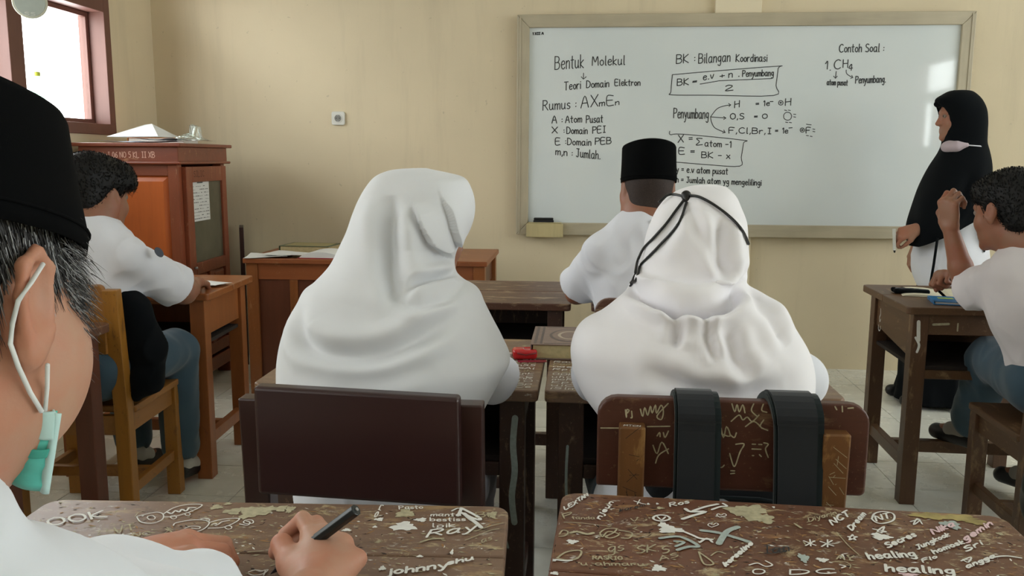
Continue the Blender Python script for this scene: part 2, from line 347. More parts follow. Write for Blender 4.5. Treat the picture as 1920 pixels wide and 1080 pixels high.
# yellow chair
CH3 = empty('school_chair', (-1.61, 2.64, 0), 4, 'yellow varnished chair with a black jacket over its back, under the bare-headed person at left', 'chair')
chair_legs(CH3, 0.40, 0.40, 0.42, M_yel, M_yelh, 0.80, 0.035, 0.045)
MB().prism(rrect(-0.158, 0.158, 0.60, 0.815, (0.0, 0.0, 0.02, 0.02)), 1, -0.222, -0.20).build('backrest_board', M_yelh, CH3, bevel=0.003)
# right chair
CH4 = empty('school_chair', (1.465, 2.61, 0), -1.5, 'brown chair under the person with the raised hand at the right edge', 'chair')
chair_legs(CH4, 0.40, 0.38, 0.42, M_rleg, M_rdesk, 0.78, 0.03, 0.045)
MB().prism(rrect(-0.155, 0.155, 0.60, 0.79, 0.01), 1, -0.212, -0.19).build('backrest_board', M_rdesk, CH4, bevel=0.003)
# chair of the boy in the cap
CH5 = empty('school_chair', (0.23, 2.62, 0), 0, 'brown chair with rounded backrest corner under the person in the black cap', 'chair')
chair_legs(CH5, 0.36, 0.36, 0.42, M_brownl, M_brownl, 0.76, 0.02, 0.04)
MB().prism(rrect(-0.19, 0.19, 0.62, 0.80, (0.005, 0.005, 0.04, 0.04)), 1, -0.175, -0.155).build('backrest_board', M_dkdesk, CH5, bevel=0.004)
# chairs of the front-left desk, tucked under it (only legs show between the desks)
CH6 = empty('school_chair', (-0.33, 2.66, 0), 0, 'low dark chair tucked under the empty front-row desk', 'chair')
chair_legs(CH6, 0.36, 0.34, 0.42, M_brownl, M_brownl, 0.46, 0.0, 0.04)
# ------------------------------------------------------------------ teacher's desk
M_td = wood('teacher_desk_wood', srgb(142, 80, 44), 0, 0.38, 0.3, 0.1, srgb(170, 120, 80), 6)
M_tdv = wood('teacher_desk_wood_upright', srgb(136, 80, 40), 2, 0.38, 0.3, 0.1, srgb(170, 120, 80), 6)
M_tdd = wood('teacher_desk_dark_panel', srgb(96, 52, 34), 2, 0.4, 0.3)
TD = empty('teacher_desk', (-1.05, 4.30, 0), 0, 'long brown teacher desk with panelled front, books and papers on its left end', 'desk')
bx('tabletop', M_td, TD, -0.60, 0.60, -0.29, 0.29, 0.685, 0.71, 0.004)
for sx in (-1, 1):
    for sy in (-1, 1):
        bx('leg', M_tdv, TD, sx * 0.56 - 0.028, sx * 0.56 + 0.028, sy * 0.25 - 0.028, sy * 0.25 + 0.028, 0, 0.685)
    bx('side_panel', M_tdd, TD, sx * 0.56 - 0.009, sx * 0.56 + 0.009, -0.222, 0.222, 0.56 if sx > 0 else 0.1, 0.685)
bx('front_apron', M_td, TD, -0.532, 0.532, -0.27, -0.25, 0.605, 0.685)
for a, b in ((-0.532, -0.375), (-0.335, -0.14)): bx('front_panel', M_tdd, TD, a, b, -0.262, -0.25, 0.06, 0.605)
for a in (-0.375, -0.14): bx('front_stile', M_tdv, TD, a, a + 0.04, -0.268, -0.248, 0.0, 0.605)
bx('side_divider', M_tdd, TD, -0.14, -0.12, -0.246, 0.25, 0.1, 0.685)
bx('front_lower_rail', M_td, TD, -0.10, 0.532, -0.268, -0.25, 0.56, 0.60)
bx('foot_rail', M_td, TD, -0.10, 0.532, -0.015, 0.015, 0.1, 0.14)
# ------------------------------------------------------------------ cabinet
M_cab = wood('cabinet_red_brown', srgb(134, 70, 46), 2, 0.35, 0.3, 0.2, srgb(170, 120, 90), 8)
M_cabh = wood('cabinet_red_brown_rail', srgb(134, 70, 46), 1, 0.35, 0.3, 0.15, srgb(170, 120, 90), 8)
M_cabp = wood('cabinet_orange_panel', srgb(190, 98, 46), 2, 0.3, 0.22)
M_cabx = wood('cabinet_cornice', srgb(128, 66, 46), 0, 0.35, 0.3, 0.1, srgb(170, 120, 90), 8)
CB = empty('cabinet', (-2.215, 4.335, 0), 2.0, 'tall red-brown cabinet with a glazed door in the left corner, papers stacked on top', 'cabinet')
cx, cy, ct = 0.235, 0.30, 1.16
for sx in (-1, 1):
    for sy in (-1, 1):
        bx('corner_post', M_cab, CB, min(sx * cx, sx * (cx - .05)), max(sx * cx, sx * (cx - .05)), min(sy * cy, sy * (cy - .05)), max(sy * cy, sy * (cy - .05)), 0, ct, 0.004)
# side facing the class
bx('side_back_board', M_cab, CB, -cx + .05, cx - .05, -cy + .022, -cy + .034, 0.1, ct)
for z0, z1 in ((0.1, 0.16), (0.60, 0.67), (ct - .055, ct)): bx('side_rail', M_cabx, CB, -cx + .05, cx - .05, -cy + .004, -cy + .022, z0, z1)
for z0, z1 in ((0.67, ct - .055), (0.16, 0.60)):
    # raised and fielded side panel with a sloped rim
    x0, x1 = -cx + .05, cx - .05; r = .028; ya, yb = -cy + .020, -cy + .006
    v = [(x0, ya, z0), (x1, ya, z0), (x1, ya, z1), (x0, ya, z1), (x0 + r, yb, z0 + r), (x1 - r, yb, z0 + r), (x1 - r, yb, z1 - r), (x0 + r, yb, z1 - r)]
    MB().add(v, [(4, 5, 6, 7), (0, 1, 5, 4), (1, 2, 6, 5), (2, 3, 7, 6), (3, 0, 4, 7), (3, 2, 1, 0)]).build('side_panel', M_cabp, CB)
bx('rear_board', M_cab, CB, -cx + .05, cx - .05, cy - .034, cy - .02, 0.1, ct)
bx('wall_side_board', M_cab, CB, -cx + .005, -cx + .018, -cy + .05, cy - .05, 0.1, ct)
for z in (0.1, 0.62, 0.88): bx('inner_shelf', M_cabh, CB, -cx + .05, cx - .05, -cy + .04, cy - .04, z, z + .018)
# cornice of three steps
bx('cornice_board', M_cabx, CB, -cx - .012, cx + .012, -cy - .012, cy + .012, ct + .012, ct + .085, 0.003)
bx('cornice_moulding', M_cabx, CB, -cx - .028, cx + .028, -cy - .028, cy + .028, ct, ct + .014, 0.006)
bx('cabinet_top', M_cabx, CB, -cx - .035, cx + .035, -cy - .035, cy + .035, ct + .085, ct + .103, 0.004)
# plinth
bx('plinth', M_cabh, CB, -cx - .015, cx + .015, -cy - .015, cy + .015, 0.055, 0.13, 0.006)
bx('plinth_foot', M_cabh, CB, cx - .06, cx + .015, cy - .08, cy + .015, 0, 0.055, 0.004)
bx('plinth_foot', M_cabh, CB, cx - .06, cx + .015, -cy - .015, -cy + .08, 0, 0.055, 0.004)
bx('plinth_foot', M_cabh, CB, -cx - .015, -cx + .06, -cy - .015, -cy + .08, 0, 0.055, 0.004)
# glazed door facing the room (+x), a touch ajar
M_cglass, _nt, _b = newmat('dusty_cabinet_glass', srgb(92, 90, 74), 0.07, 0.6)
_nt.links.new(ramp(_nt, noise(_nt, coords(_nt), 5, 3), [(0.3, srgb(78, 76, 62)), (0.7, srgb(100, 97, 80))]), _b.inputs['Base Color'])
DR = MB(); xd = cx - .004; s = .075
DR.box(xd, xd + .024, -cy + .052, -cy + .052 + s, 0.15, ct - .012); DR.box(xd, xd + .024, cy - .052 - s * .5, cy - .03, 0.15, ct - .012)
y0, y1 = -cy + .052 + s, cy - .052 - s * .5
DR.box(xd, xd + .024, y0, y1, ct - .09, ct - .012); DR.box(xd, xd + .024, y0, y1, 0.15, 0.21); DR.box(xd, xd + .024, y0, y1, 0.60, 0.66); DR.box(xd, xd + .024, (y0 + y1) / 2 - .03, (y0 + y1) / 2 + .03, 0.21, 0.60)
door = DR.build('door', M_cab, CB, bevel=0.003)
bx('door_glass', M_cglass, door, xd + .008, xd + .012, y0, y1, 0.66, ct - .09, 0)
for a, b in ((y0, (y0 + y1) / 2 - .03), ((y0 + y1) / 2 + .03, y1)):
    v = [(xd + .006, a, .21), (xd + .006, b, .21), (xd + .006, b, .60), (xd + .006, a, .60), (xd + .018, a + .02, .23), (xd + .018, b - .02, .23), (xd + .018, b - .02, .58), (xd + .018, a + .02, .58)]
    MB().add(v, [(4, 5, 6, 7), (0, 1, 5, 4), (1, 2, 6, 5), (2, 3, 7, 6), (3, 0, 4, 7)]).build('door_panel', M_cab, door)
M_metal = plain('steel', srgb(150, 150, 150), 0.3)
MB().tube([(xd + .024, y0 - .03, .64), (xd + .04, y0 - .03, .64)], .006).build('door_knob', M_metal, door, smooth=True)
M_paper = plain('white_paper', srgb(222, 224, 222), 0.7, 0.3, 0.02)
M_paper2 = plain('cream_paper', srgb(214, 208, 186), 0.7, 0.3, 0.04)
M_print = plain('grey_print', srgb(96, 98, 98), 0.8)
M_ink = plain('black_marker_ink', srgb(38, 42, 44), 0.5)
# ------------------------------------------------------------------ whiteboard
M_board, _nt, _b = newmat('glossy_whiteboard', srgb(214, 220, 221), 0.05, 0.5)
_v = coords(_nt); _n = noise(_nt, _v, 1.4, 3, 0.5)
_nt.links.new(ramp(_nt, _n, [(0.3, srgb(208, 216, 217)), (0.7, srgb(218, 224, 224))]), _b.inputs['Base Color'])
_nt.links.new(ramp(_nt, noise(_nt, _v, 2.5, 4), [(0.3, (.02, .02, .02, 1)), (0.7, (.07, .07, .07, 1))]), _b.inputs['Roughness'])
M_bfr = wood('grey_oak_board_frame', srgb(176, 166, 142), 0, 0.5, 0.16); M_bfv = wood('grey_oak_board_frame_upright', srgb(176, 166, 142), 2, 0.5, 0.16)
WBD = empty('whiteboard', (0.845, 4.905, 1.375), 0, 'large whiteboard in a pale wood frame covered with handwritten chemistry notes', 'whiteboard')
bw, bh = 1.2265, 0.611
bx('board_surface', M_board, WBD, -1.157, 1.157, 0.006, 0.02, -0.541, 0.541, 0)
def fr(name, mat, pts, y0, y1): return MB().prism(pts, 1, y0, y1).build(name, mat, WBD, bevel=0.004)
fr('frame_rail', M_bfr, [(-bw, bh), (-1.157, .541), (1.157, .541), (bw, bh)][::-1], -0.012, 0.022)
fr('frame_rail', M_bfr, [(-bw, -bh), (bw, -bh), (1.157, -.541), (-1.157, -.541)], -0.012, 0.022)
fr('frame_stile', M_bfv, [(-bw, -bh), (-1.157, -.541), (-1.157, .541), (-bw, bh)], -0.012, 0.022)
fr('frame_stile', M_bfv, [(bw, -bh), (bw, bh), (1.157, .541), (1.157, -.541)], -0.012, 0.022)
for s_ in (-1, 1):
    fr('frame_bead', M_bfv, [(s_ * 1.207 - .004, -.60), (s_ * 1.207 + .004, -.60), (s_ * 1.207 + .004, .60), (s_ * 1.207 - .004, .60)], -0.016, -0.012)
bx('wall_bracket', M_metal, WBD, -0.9, -0.8, 0.022, 0.053, 0.4, 0.5); bx('wall_bracket', M_metal, WBD, 0.8, 0.9, 0.022, 0.053, 0.4, 0.5)
M_tray = wood('pale_tray_wood', srgb(186, 172, 128), 2, 0.5, 0.25)
bx('pen_tray', M_tray, WBD, -1.165, -0.955, -0.05, -0.013, -0.622, -0.545, 0.003)
bx('pen_tray_shelf', M_tray, WBD, -1.155, -0.965, -0.046, -0.014, -0.544, -0.538, 0.001)
M_blackp = plain('black_plastic', srgb(16, 17, 18), 0.4)
er = empty('board_eraser', (0.845 - 1.067, 4.875, 0.8375), 0, 'black board eraser lying on the wooden tray under the whiteboard', 'eraser')
bx('handle', M_blackp, er, -0.056, 0.056, -0.013, 0.013, 0.012, 0.026, 0.005, 3)
bx('felt_pad', plain('eraser_felt', srgb(34, 34, 36), 0.95), er, -0.058, 0.058, -0.014, 0.014, 0, 0.012, 0.002)
# ------------------------------------------------------------------ socket
so = empty('wall_socket', (-1.425, YF, 1.422), 0, 'white round-hole power socket on the front wall below a dirty cable mark', 'socket')
M_ivory = plain('ivory_plastic', srgb(212, 212, 204), 0.35)
MB().prism(rrect(-.039, .039, -.039, .039, .012), 1, -0.014, 0.0).build('cover_plate', M_ivory, so, bevel=0.004, seg=3)
MB().prism([(.026 * math.cos(t), .026 * math.sin(t)) for t in [k * math.pi / 12 for k in range(24)]], 1, -0.017, -0.014).build('socket_ring', M_ivory, so, bevel=0.001)
MB().prism([(.02 * math.cos(t), .02 * math.sin(t)) for t in [k * math.pi / 12 for k in range(24)]], 1, -0.0178, -0.017).build('socket_well', plain('socket_shadow_grey', srgb(120, 120, 114), 0.5), so)
for s_ in (-1, 1): MB().tube([(s_ * .0095, -.0178, 0), (s_ * .0095, -.0186, 0)], .003).build('pin_hole', M_blackp, so)
bx('earth_clip', M_metal, so, -.003, .003, -.019, -.0178, .012, .02, 0); bx('earth_clip', M_metal, so, -.003, .003, -.019, -.0178, -.02, -.012, 0)
# ------------------------------------------------------------------ books and papers
def book(name, loc, rz, w, d, h, mc, mp, label, cat='book', group=None, soft=False):
    t = empty(name, loc, rz, label, cat, group)
    bx('page_block', mp, t, -w / 2 + .006, w / 2 - .003, -d / 2 + .004, d / 2 - .004, .0025, h - .0025, 0.001)
    c = MB(); c.box(-w / 2, w / 2, -d / 2, d / 2, 0, .0025); c.box(-w / 2, w / 2, -d / 2, d / 2, h - .0025, h); c.box(-w / 2, -w / 2 + .003, -d / 2, d / 2, .0025, h - .0025)
    c.build('cover', mc, t, bevel=0.0008); return t
M_pages = plain('aged_page_edges', srgb(186, 172, 130), 0.8, 0.2, 0.1, 90)
M_pagesw = plain('white_page_edges', srgb(214, 214, 208), 0.8, 0.2, 0.06, 90)
M_green = plain('green_book_cover', srgb(74, 86, 62), 0.5); M_quran = plain('grey_brown_patterned_cover', srgb(132, 112, 102), 0.5, 0.4, 0.1, 60)
# on the teacher's desk
tb = book('thick_book', (-1.42, 4.36, 0.7105), -4, 0.27, 0.19, 0.035, M_green, M_pages, 'thick green-covered book with a gold border at the back of the teacher desk')
MB().prism(rrect(-.115, .115, -.075, .075, .01), 2, 0.0351, 0.0356).build('cover_panel', plain('gold_cover_panel', srgb(150, 140, 96), 0.5), tb)
lb = empty('open_register', (-1.22, 4.12, 0.7105), -2, 'open white register in a red cover near the front of the teacher desk', 'book')
bx('cover', plain('red_cover', srgb(150, 40, 44), 0.5), lb, -.155, .165, -.10, .10, 0, .004, 0.001)
def bulge(x0, x1, y0, y1, z, hh, n=12):
    m = MB(); v = []; f = []
    for i in range(n + 1):
        t = i / n; x = x0 + (x1 - x0) * t; zz = z + hh * (math.sin(math.pi * min(1, t * 1.15)) ** 0.5 if 0 < t < .87 else 0)
        v += [(x, y0, z), (x, y1, z), (x, y0, zz), (x, y1, zz)]
    for i in range(n):
        a = i * 4; f += [(a, a + 1, a + 5, a + 4), (a + 2, a + 6, a + 7, a + 3), (a, a + 4, a + 6, a + 2), (a + 1, a + 3, a + 7, a + 5)]
    f += [(0, 2, 3, 1), (n * 4, n * 4 + 1, n * 4 + 3, n * 4 + 2)]
    return m.add(v, f)
bulge(-.15, .09, -.095, .095, .004, .028).build('left_pages', M_paper, lb, smooth=False)
bulge(.092, .162, -.095, .095, .004, .016).build('right_pages', M_pagesw, lb)
bx('ribbon_bookmark', plain('red_ribbon', srgb(190, 24, 36), 0.6), lb, .14, .156, .05, .08, .018, .032)
def sheet(name, loc, rz, w, d, label, cat='paper', mat=None, curl=0.006, group=None, seed=0, th=.0008, parent=None):
    rnd = random.Random(seed); n = 8; v = []; f = []
    ph = rnd.random() * 6
    for i in range(n + 1):
        for j in range(n + 1):
            x, y = -w / 2 + w * i / n, -d / 2 + d * j / n
            z = curl * (0.5 + 0.5 * math.sin(4 * i / n + ph) * math.cos(3 * j / n + ph * 2)) * (0.4 + abs(i / n - .5) + abs(j / n - .5))
            v.append((x, y, z + .0002))
    N = len(v); v += [(a, b, c + th) for a, b, c in v]
    for i in range(n):
        for j in range(n):
            a = i * (n + 1) + j; q = (a, a + n + 1, a + n + 2, a + 1); f.append(q[::-1]); f.append(tuple(k + N for k in q))
    rim = [i * (n + 1) for i in range(n + 1)] + [n * (n + 1) + j for j in range(1, n + 1)] + [i * (n + 1) + n for i in range(n - 1, -1, -1)] + [j for j in range(n - 1, 0, -1)]
    for k in range(len(rim)): a, b = rim[k], rim[(k + 1) % len(rim)]; f.append((a, b, b + N, a + N))
    o = link_mesh(name, v, f, mat or M_paper, parent, smooth=False, loc=loc); o.rotation_euler = (0, 0, rad(rz))
    if label: tag(o, label, cat, group)
    return o
sheet('loose_sheet', (-1.545, 4.085, 0.711), 8, 0.21, 0.15, 'loose white sheet hanging over the front left edge of the teacher desk', seed=3, curl=.008)
sheet('loose_sheet', (-1.46, 4.12, 0.7185), -14, 0.2, 0.15, 'loose white sheet lying between the register and the left edge of the teacher desk', seed=5, curl=.010)
# on the cabinet
CT = 1.2635
bd = book('ledger', (-2.24, 4.46, CT), 3, 0.30, 0.20, 0.032, plain('orange_ledger_cover', srgb(206, 140, 78), 0.5), M_pagesw, 'orange-covered ledger lying at the back on top of the cabinet')
for k, (x, y, r, w, d, l) in enumerate([(-2.20, 4.16, 8, .36, .2, 'flat pale-blue sheet at the bottom front of the papers on the cabinet'), (-2.09, 4.20, -12, .2, .24, 'curled white sheet on the right front of the cabinet top')]):
    sheet('loose_sheet', (x, y, CT + .001 + k * .012), r, w, d, l, seed=11 + k, curl=.012, mat=plain('pale_blue_paper', srgb(200, 208, 224), .7) if k == 0 else None)
fs = MB(); fs.add([(-.16, -.10, 0), (.12, -.13, 0), (.14, .05, 0), (-.10, .08, 0), (.0, -.02, .062), (.03, -.01, .066), (-.16, -.10, .001), (.12, -.13, .001), (.14, .05, .001), (-.10, .08, .001)],
       [(0, 1, 2, 3)[::-1], (6, 7, 5, 4), (7, 8, 5), (8, 9, 4, 5), (9, 6, 4), (0, 1, 7, 6), (1, 2, 8, 7), (2, 3, 9, 8), (3, 0, 6, 9)])
tag(fs.build('folded_sheet', M_paper, loc=(-2.19, 4.20, CT + .03)), 'folded white sheet standing up like a tent on the cabinet top', 'paper')
# ================================================================== PEOPLE (implicit surfaces meshed into single skins)
V3 = lambda *a: np.array(a, dtype=float)
def rotm(yaw=0, pitch=0, roll=0):
    """columns = right, forward, up; yaw + = turn left, pitch + = look up, roll + = tilt head to its right (degrees)"""
    return np.array((Matrix.Rotation(rad(yaw), 3, 'Z') @ Matrix.Rotation(rad(pitch), 3, 'X') @ Matrix.Rotation(rad(roll), 3, 'Y')))
class SDF:
    def __init__(s): s.p = []; s.R = np.eye(3); s.T = np.zeros(3); s.S = 1.0; s.post = None
    def frame(s, R=None, T=None, S=1.0): s.R = np.eye(3) if R is None else R; s.T = np.zeros(3) if T is None else np.array(T, float); s.S = S; return s
    def w(s, p): return s.R @ (np.array(p, float) * s.S) + s.T
    def cap(s, a, b, r1, r2=None, k=0.012, op='+'):
        a, b = s.w(a), s.w(b); r1 *= s.S; r2 = r1 if r2 is None else r2 * s.S
        s.p.append(('c', (a, b, r1, r2), k, op, (a + b) / 2, np.linalg.norm(b - a) / 2 + max(r1, r2))); return s
    def chain(s, pts, rs, k=0.012, op='+'):
        for i in range(len(pts) - 1): s.cap(pts[i], pts[i + 1], rs[i], rs[i + 1], k, op)
        return s
    def ell(s, c, r, k=0.012, op='+', R=None):
        r = np.array(r, float) * s.S; M = s.R if R is None else s.R @ R
        s.p.append(('e', (s.w(c), r, M), k, op, s.w(c), max(r))); return s
    def box(s, c, h, rr=0.005, k=0.008, op='+', R=None):
        h = np.array(h, float) * s.S; M = s.R if R is None else s.R @ R
        s.p.append(('b', (s.w(c), h, M, rr), k, op, s.w(c), float(np.linalg.norm(h)))); return s
    def ev(s, P, near=None):
        d = np.full(len(P), 1.0)
        for i, (t, q, k, op, bc, br) in enumerate(s.p):
            if near is not None and i not in near: continue
            if t == 'c':
                a, b, r1, r2 = q; ab = b - a; L = max(ab @ ab, 1e-12); h = np.clip((P - a) @ ab / L, 0, 1)
                e = np.linalg.norm(P - a - h[:, None] * ab, axis=1) - (r1 + (r2 - r1) * h)
            elif t == 'e':
                c, r, M = q; l = (P - c) @ M; k0 = np.linalg.norm(l / r, axis=1); k1 = np.linalg.norm(l / (r * r), axis=1)
                e = k0 * (k0 - 1) / np.maximum(k1, 1e-9)
            else:
                c, h, M, rr = q; l = np.abs((P - c) @ M) - h + rr
                e = np.linalg.norm(np.maximum(l, 0), axis=1) + np.minimum(l.max(1), 0) - rr
            if op == '+': hh = np.maximum(k - np.abs(d - e), 0) / k; d = np.minimum(d, e) - hh * hh * k * .25
            else: e = -e; hh = np.maximum(k - np.abs(d - e), 0) / k; d = np.maximum(d, e) + hh * hh * k * .25
        if s.post is not None: d = s.post(P, d)
        return d
    def mesh(s, name, mat, res, parent=None, origin=(0, 0, 0), smooth_it=0):
        lo = np.min([bc - br for (_, _, _, op, bc, br) in s.p if op == '+'], axis=0) - 4 * res
        hi = np.max([bc + br for (_, _, _, op, bc, br) in s.p if op == '+'], axis=0) + 4 * res
        B = 10; n = np.ceil((hi - lo) / res / B).astype(int); D = np.full(tuple(n * B), 3 * res, dtype=np.float32)
        g = np.indices((B, B, B)).reshape(3, -1).T * res; half = (B - 1) / 2 * res; R = half * 1.7321
        idx = np.indices(tuple(n)).reshape(3, -1).T; cen = lo + idx * B * res + half
        dc = s.ev(cen); act = np.abs(dc) < R * 1.5 + 0.014
        for (i, j, k), d0, a, c in zip(idx, dc, act, cen):
            sl = (slice(i * B, i * B + B), slice(j * B, j * B + B), slice(k * B, k * B + B))
            if not a:
                if d0 < 0: D[sl] = -3 * res
                continue
            near = {m for m, (_, _, kk, op, bc, br) in enumerate(s.p) if np.linalg.norm(c - bc) < br + R + kk + 3 * res}
            D[sl] = np.clip(s.ev(lo + np.array([i, j, k]) * B * res + g, near), -3 * res, 3 * res).reshape(B, B, B)
        grid = vdb.FloatGrid(3 * res); grid.copyFromArray(D)
        pts, quads = grid.convertToQuads(0.0)
        pts = pts.astype(np.float64) * res + lo - np.array(origin, float)
        me = bpy.data.meshes.new(name); me.vertices.add(len(pts)); me.vertices.foreach_set('co', pts.astype(np.float32).ravel())
        nq = len(quads); me.loops.add(nq * 4); me.loops.foreach_set('vertex_index', quads[:, ::-1].astype(np.int32).ravel())
        me.polygons.add(nq); me.polygons.foreach_set('loop_start', np.arange(0, nq * 4, 4, dtype=np.int32)); me.polygons.foreach_set('loop_total', np.full(nq, 4, dtype=np.int32))
        me.update(calc_edges=True); me.validate()
        me.polygons.foreach_set('use_smooth', np.ones(len(me.polygons), dtype=bool)); me.materials.append(mat)
        o = bpy.data.objects.new(name, me); COL.objects.link(o)
        if parent: o.parent = parent
        if smooth_it: m = o.modifiers.new('smooth', 'SMOOTH'); m.iterations = smooth_it; m.factor = .5
        return o
_rs = np.random.RandomState(7); _K = _rs.normal(size=(14, 3)); _PH = _rs.rand(14) * 6.28
def wav(P, f, lo=0, hi=7):
    q = P * f; o = 0
    for i in range(lo, hi): o = o + np.sin(q @ _K[i] + _PH[i] + 1.3 * np.sin(q @ _K[(i + 5) % 14] * .6))
    return o / (hi - lo) ** .5
def folds(amp, f, extra=None):
    def post(P, d):
        a = wav(P, f); w = 1 - np.abs(np.clip(a, -1.4, 1.4)) / 1.4
        d = d - amp * (w * 1.2 - .5)
        return extra(P, d) if extra else d
    return post
M_skin1 = skin('light_brown_skin', srgb(176, 138, 114)); M_skin2 = skin('brown_skin', srgb(142, 102, 80)); M_skin3 = skin('tan_skin', srgb(158, 120, 98))
M_shirt = cloth('white_school_shirt', srgb(222, 224, 232)); M_shirt2 = cloth('off_white_school_shirt', srgb(214, 208, 210)); M_scarf = cloth('white_headscarf_fabric', srgb(220, 222, 225), 1400, 0.8, 0.015)
M_scarf2 = cloth('soft_white_headscarf_fabric', srgb(240, 238, 242), 1400, 0.8, 0.015)
M_blackc = cloth('black_fabric', srgb(14, 17, 20), 900, 0.95, 0.1, 0.03); M_velvet = cloth('black_velvet', srgb(7, 8, 9), 1200, 1.0, 0.1, 0.0)
M_trouser = cloth('grey_blue_trouser_fabric', srgb(62, 84, 98), 700, 0.85, 0.08); M_sock = cloth('grey_sock', srgb(150, 146, 138), 600); M_sockw = cloth('white_sock', srgb(196, 196, 190), 600)
M_hair = plain('black_hair', srgb(13, 12, 12), 0.6, 0.3, 0.2, 60); M_shoe = plain('black_shoe', srgb(22, 22, 24), 0.45)
M_eye = plain('eye_white', srgb(128, 114, 104), 0.3); M_iris = plain('dark_iris', srgb(30, 20, 16), 0.15); M_lip = plain('lip', srgb(140, 86, 76), 0.5)

def head(S, c, R, s=1.0, skin_neck=None):
    """skull, face, ears; local x right, y forward, z up, origin between the ears at eye level"""
    S.frame(R, c, s)
    S.ell((0, -.012, .035), (.076, .095, .080), .01); S.ell((0, .022, -.022), (.062, .068, .085), .03); S.ell((0, .036, -.078), (.044, .046, .034), .03)
    S.ell((0, .078, -.100), (.017, .013, .013), .02)
    for x in (-1, 1):
        S.ell((x * .037, .056, -.032), (.024, .022, .024), .02); S.cap((x * .012, .084, .024), (x * .042, .074, .020), .008, .007, .014)
        S.ell((x * .031, .096, .004), (.015, .013, .011), .01, '-')
    S.cap((0, .084, .010), (0, .101, -.030), .0075, .0115, .012)
    for x in (-1, 1): S.ell((x * .0115, .093, -.034), (.008, .010, .007), .008)
    S.cap((-.019, .080, -.060), (.019, .080, -.060), .0065, k=.008); S.cap((-.016, .080, -.071), (.016, .080, -.071), .007, k=.008)
    S.box((0, .096, -.0655), (.020, .010, .0008), .0005, .003, '-')
    for x in (-1, 1):
        Re = rotm(x * -22, 12, 0)
        S.ell((x * .080, -.008, -.006), (.0075, .019, .033), .006, R=Re); S.ell((x * .077, -.004, -.034), (.008, .010, .012), .006)
        S.ell((x * .092, -.002, -.004), (.009, .011, .020), .005, '-', R=Re)
    S.frame()
def eyes(parent, c, R, s, org):
    for x in (-1, 1):
        p = R @ (V3(x * .031, .0765, .004) * s) + c - V3(*org); 
        for nm, m, r, off in (('eye', M_eye, .0112, 0), ('iris', M_iris, .0062, .0068)):
            bm = bmesh.new(); bmesh.ops.create_uvsphere(bm, u_segments=16, v_segments=10, radius=r * s)
            me = bpy.data.meshes.new(nm); bm.to_mesh(me); bm.free(); me.materials.append(m)
            me.polygons.foreach_set('use_smooth', [True] * len(me.polygons)); o = bpy.data.objects.new(nm, me); COL.objects.link(o); o.parent = parent
            o.location = Vector(p + R @ V3(0, off * s, 0))
def hand(S, w, d, n, side, curls, s=1.0, spread=1.0, thumb=(40, 25, 20), k=.006):
    """w wrist point, d finger direction, n palm normal, side +1 right hand / -1 left hand; curls = (mcp, pip, dip) degrees for index..little"""
    w, d, n = V3(*w), V3(*d), V3(*n); d /= np.linalg.norm(d); n -= d * (n @ d); n /= np.linalg.norm(n)
    u = np.cross(n, d) * side     # towards the thumb
    kn = []
    offs = [(.027, .083), (.008, .088), (-.011, .083), (-.029, .074)]; lens = [(.042, .025, .019), (.047, .029, .020), (.043, .027, .020), (.034, .020, .018)]; rr = [.0088, .0090, .0086, .0076]
    for (a, b), r in zip(offs, rr):
        q = w + (u * a + d * b) * s; kn.append(q); S.cap(w + (u * a * .55 + d * .008) * s, q, .0135 * s, (r + .002) * s, .014)
    S.ell(w + (d * .045 - n * -.002) * s, (.032 * s, .040 * s, .014 * s), .012, R=np.stack([u, d, n], 1))
    for q, L, r, c, (a, b) in zip(kn, lens, rr, curls, offs):
        ang = 0; p = q; base = d + u * a * 3.0 * spread; base /= np.linalg.norm(base)
        for j in range(3):
            ang += rad(c[j]); v = base * math.cos(ang) + n * math.sin(ang); p2 = p + v * L[j] * s
            r1, r2 = (r - .0006 * j) * s, (r - .0006 * (j + 1)) * s; S.cap(p, p2, r1, r2, k if j == 0 else .003); p = p2
    p = w + (u * .024 + d * .018) * s; p0 = w + (u * .012 + d * .004) * s; S.cap(p0, p, .014 * s, .014 * s, .014)
    ang = rad(thumb[0]); v = d * math.cos(ang) + u * math.sin(ang) + n * .35; v /= np.linalg.norm(v)
    for L, r, t in ((.040, .0125, thumb[1]), (.030, .0105, thumb[2]), (.026, .0092, 0)):
        p2 = p + v * L * s; S.cap(p, p2, r * s, (r - .001) * s, .006); p = p2
        ax = n * .6 - u * .8; v = v * math.cos(rad(t)) + ax / np.linalg.norm(ax) * math.sin(rad(t)); v /= np.linalg.norm(v)
def strands(name, pts, dirs, L, wd, mat, parent, seed=1, bend=.4, grav=(0, 0, -1), jit=.22):
    """short hair locks as thin three-sided blades rooted at pts"""
    rnd = np.random.RandomState(seed); v = []; f = []
    for p, d in zip(pts, dirs):
        l = L * (.6 + .8 * rnd.rand()); d = d + rnd.normal(size=3) * jit; d /= np.linalg.norm(d); side = np.cross(d, rnd.normal(size=3)); side /= np.linalg.norm(side) + 1e-9
        n0 = len(v); q = np.array(p); dd = d.copy()
        for j in range(4):
            t = j / 3; w_ = wd * (1 - t * .85); up = np.cross(side, dd)
            v += [q + side * w_, q - side * w_, q + up * w_]; dd = dd + np.array(grav) * bend * .33; dd /= np.linalg.norm(dd); q = q + dd * l / 3
        for j in range(3):
            a = n0 + j * 3
            for k_ in range(3): f.append((a + k_, a + (k_ + 1) % 3, a + 3 + (k_ + 1) % 3, a + 3 + k_))
    o = link_mesh(name, v, f, mat, parent, smooth=True); tag(o, kind='stuff'); return o

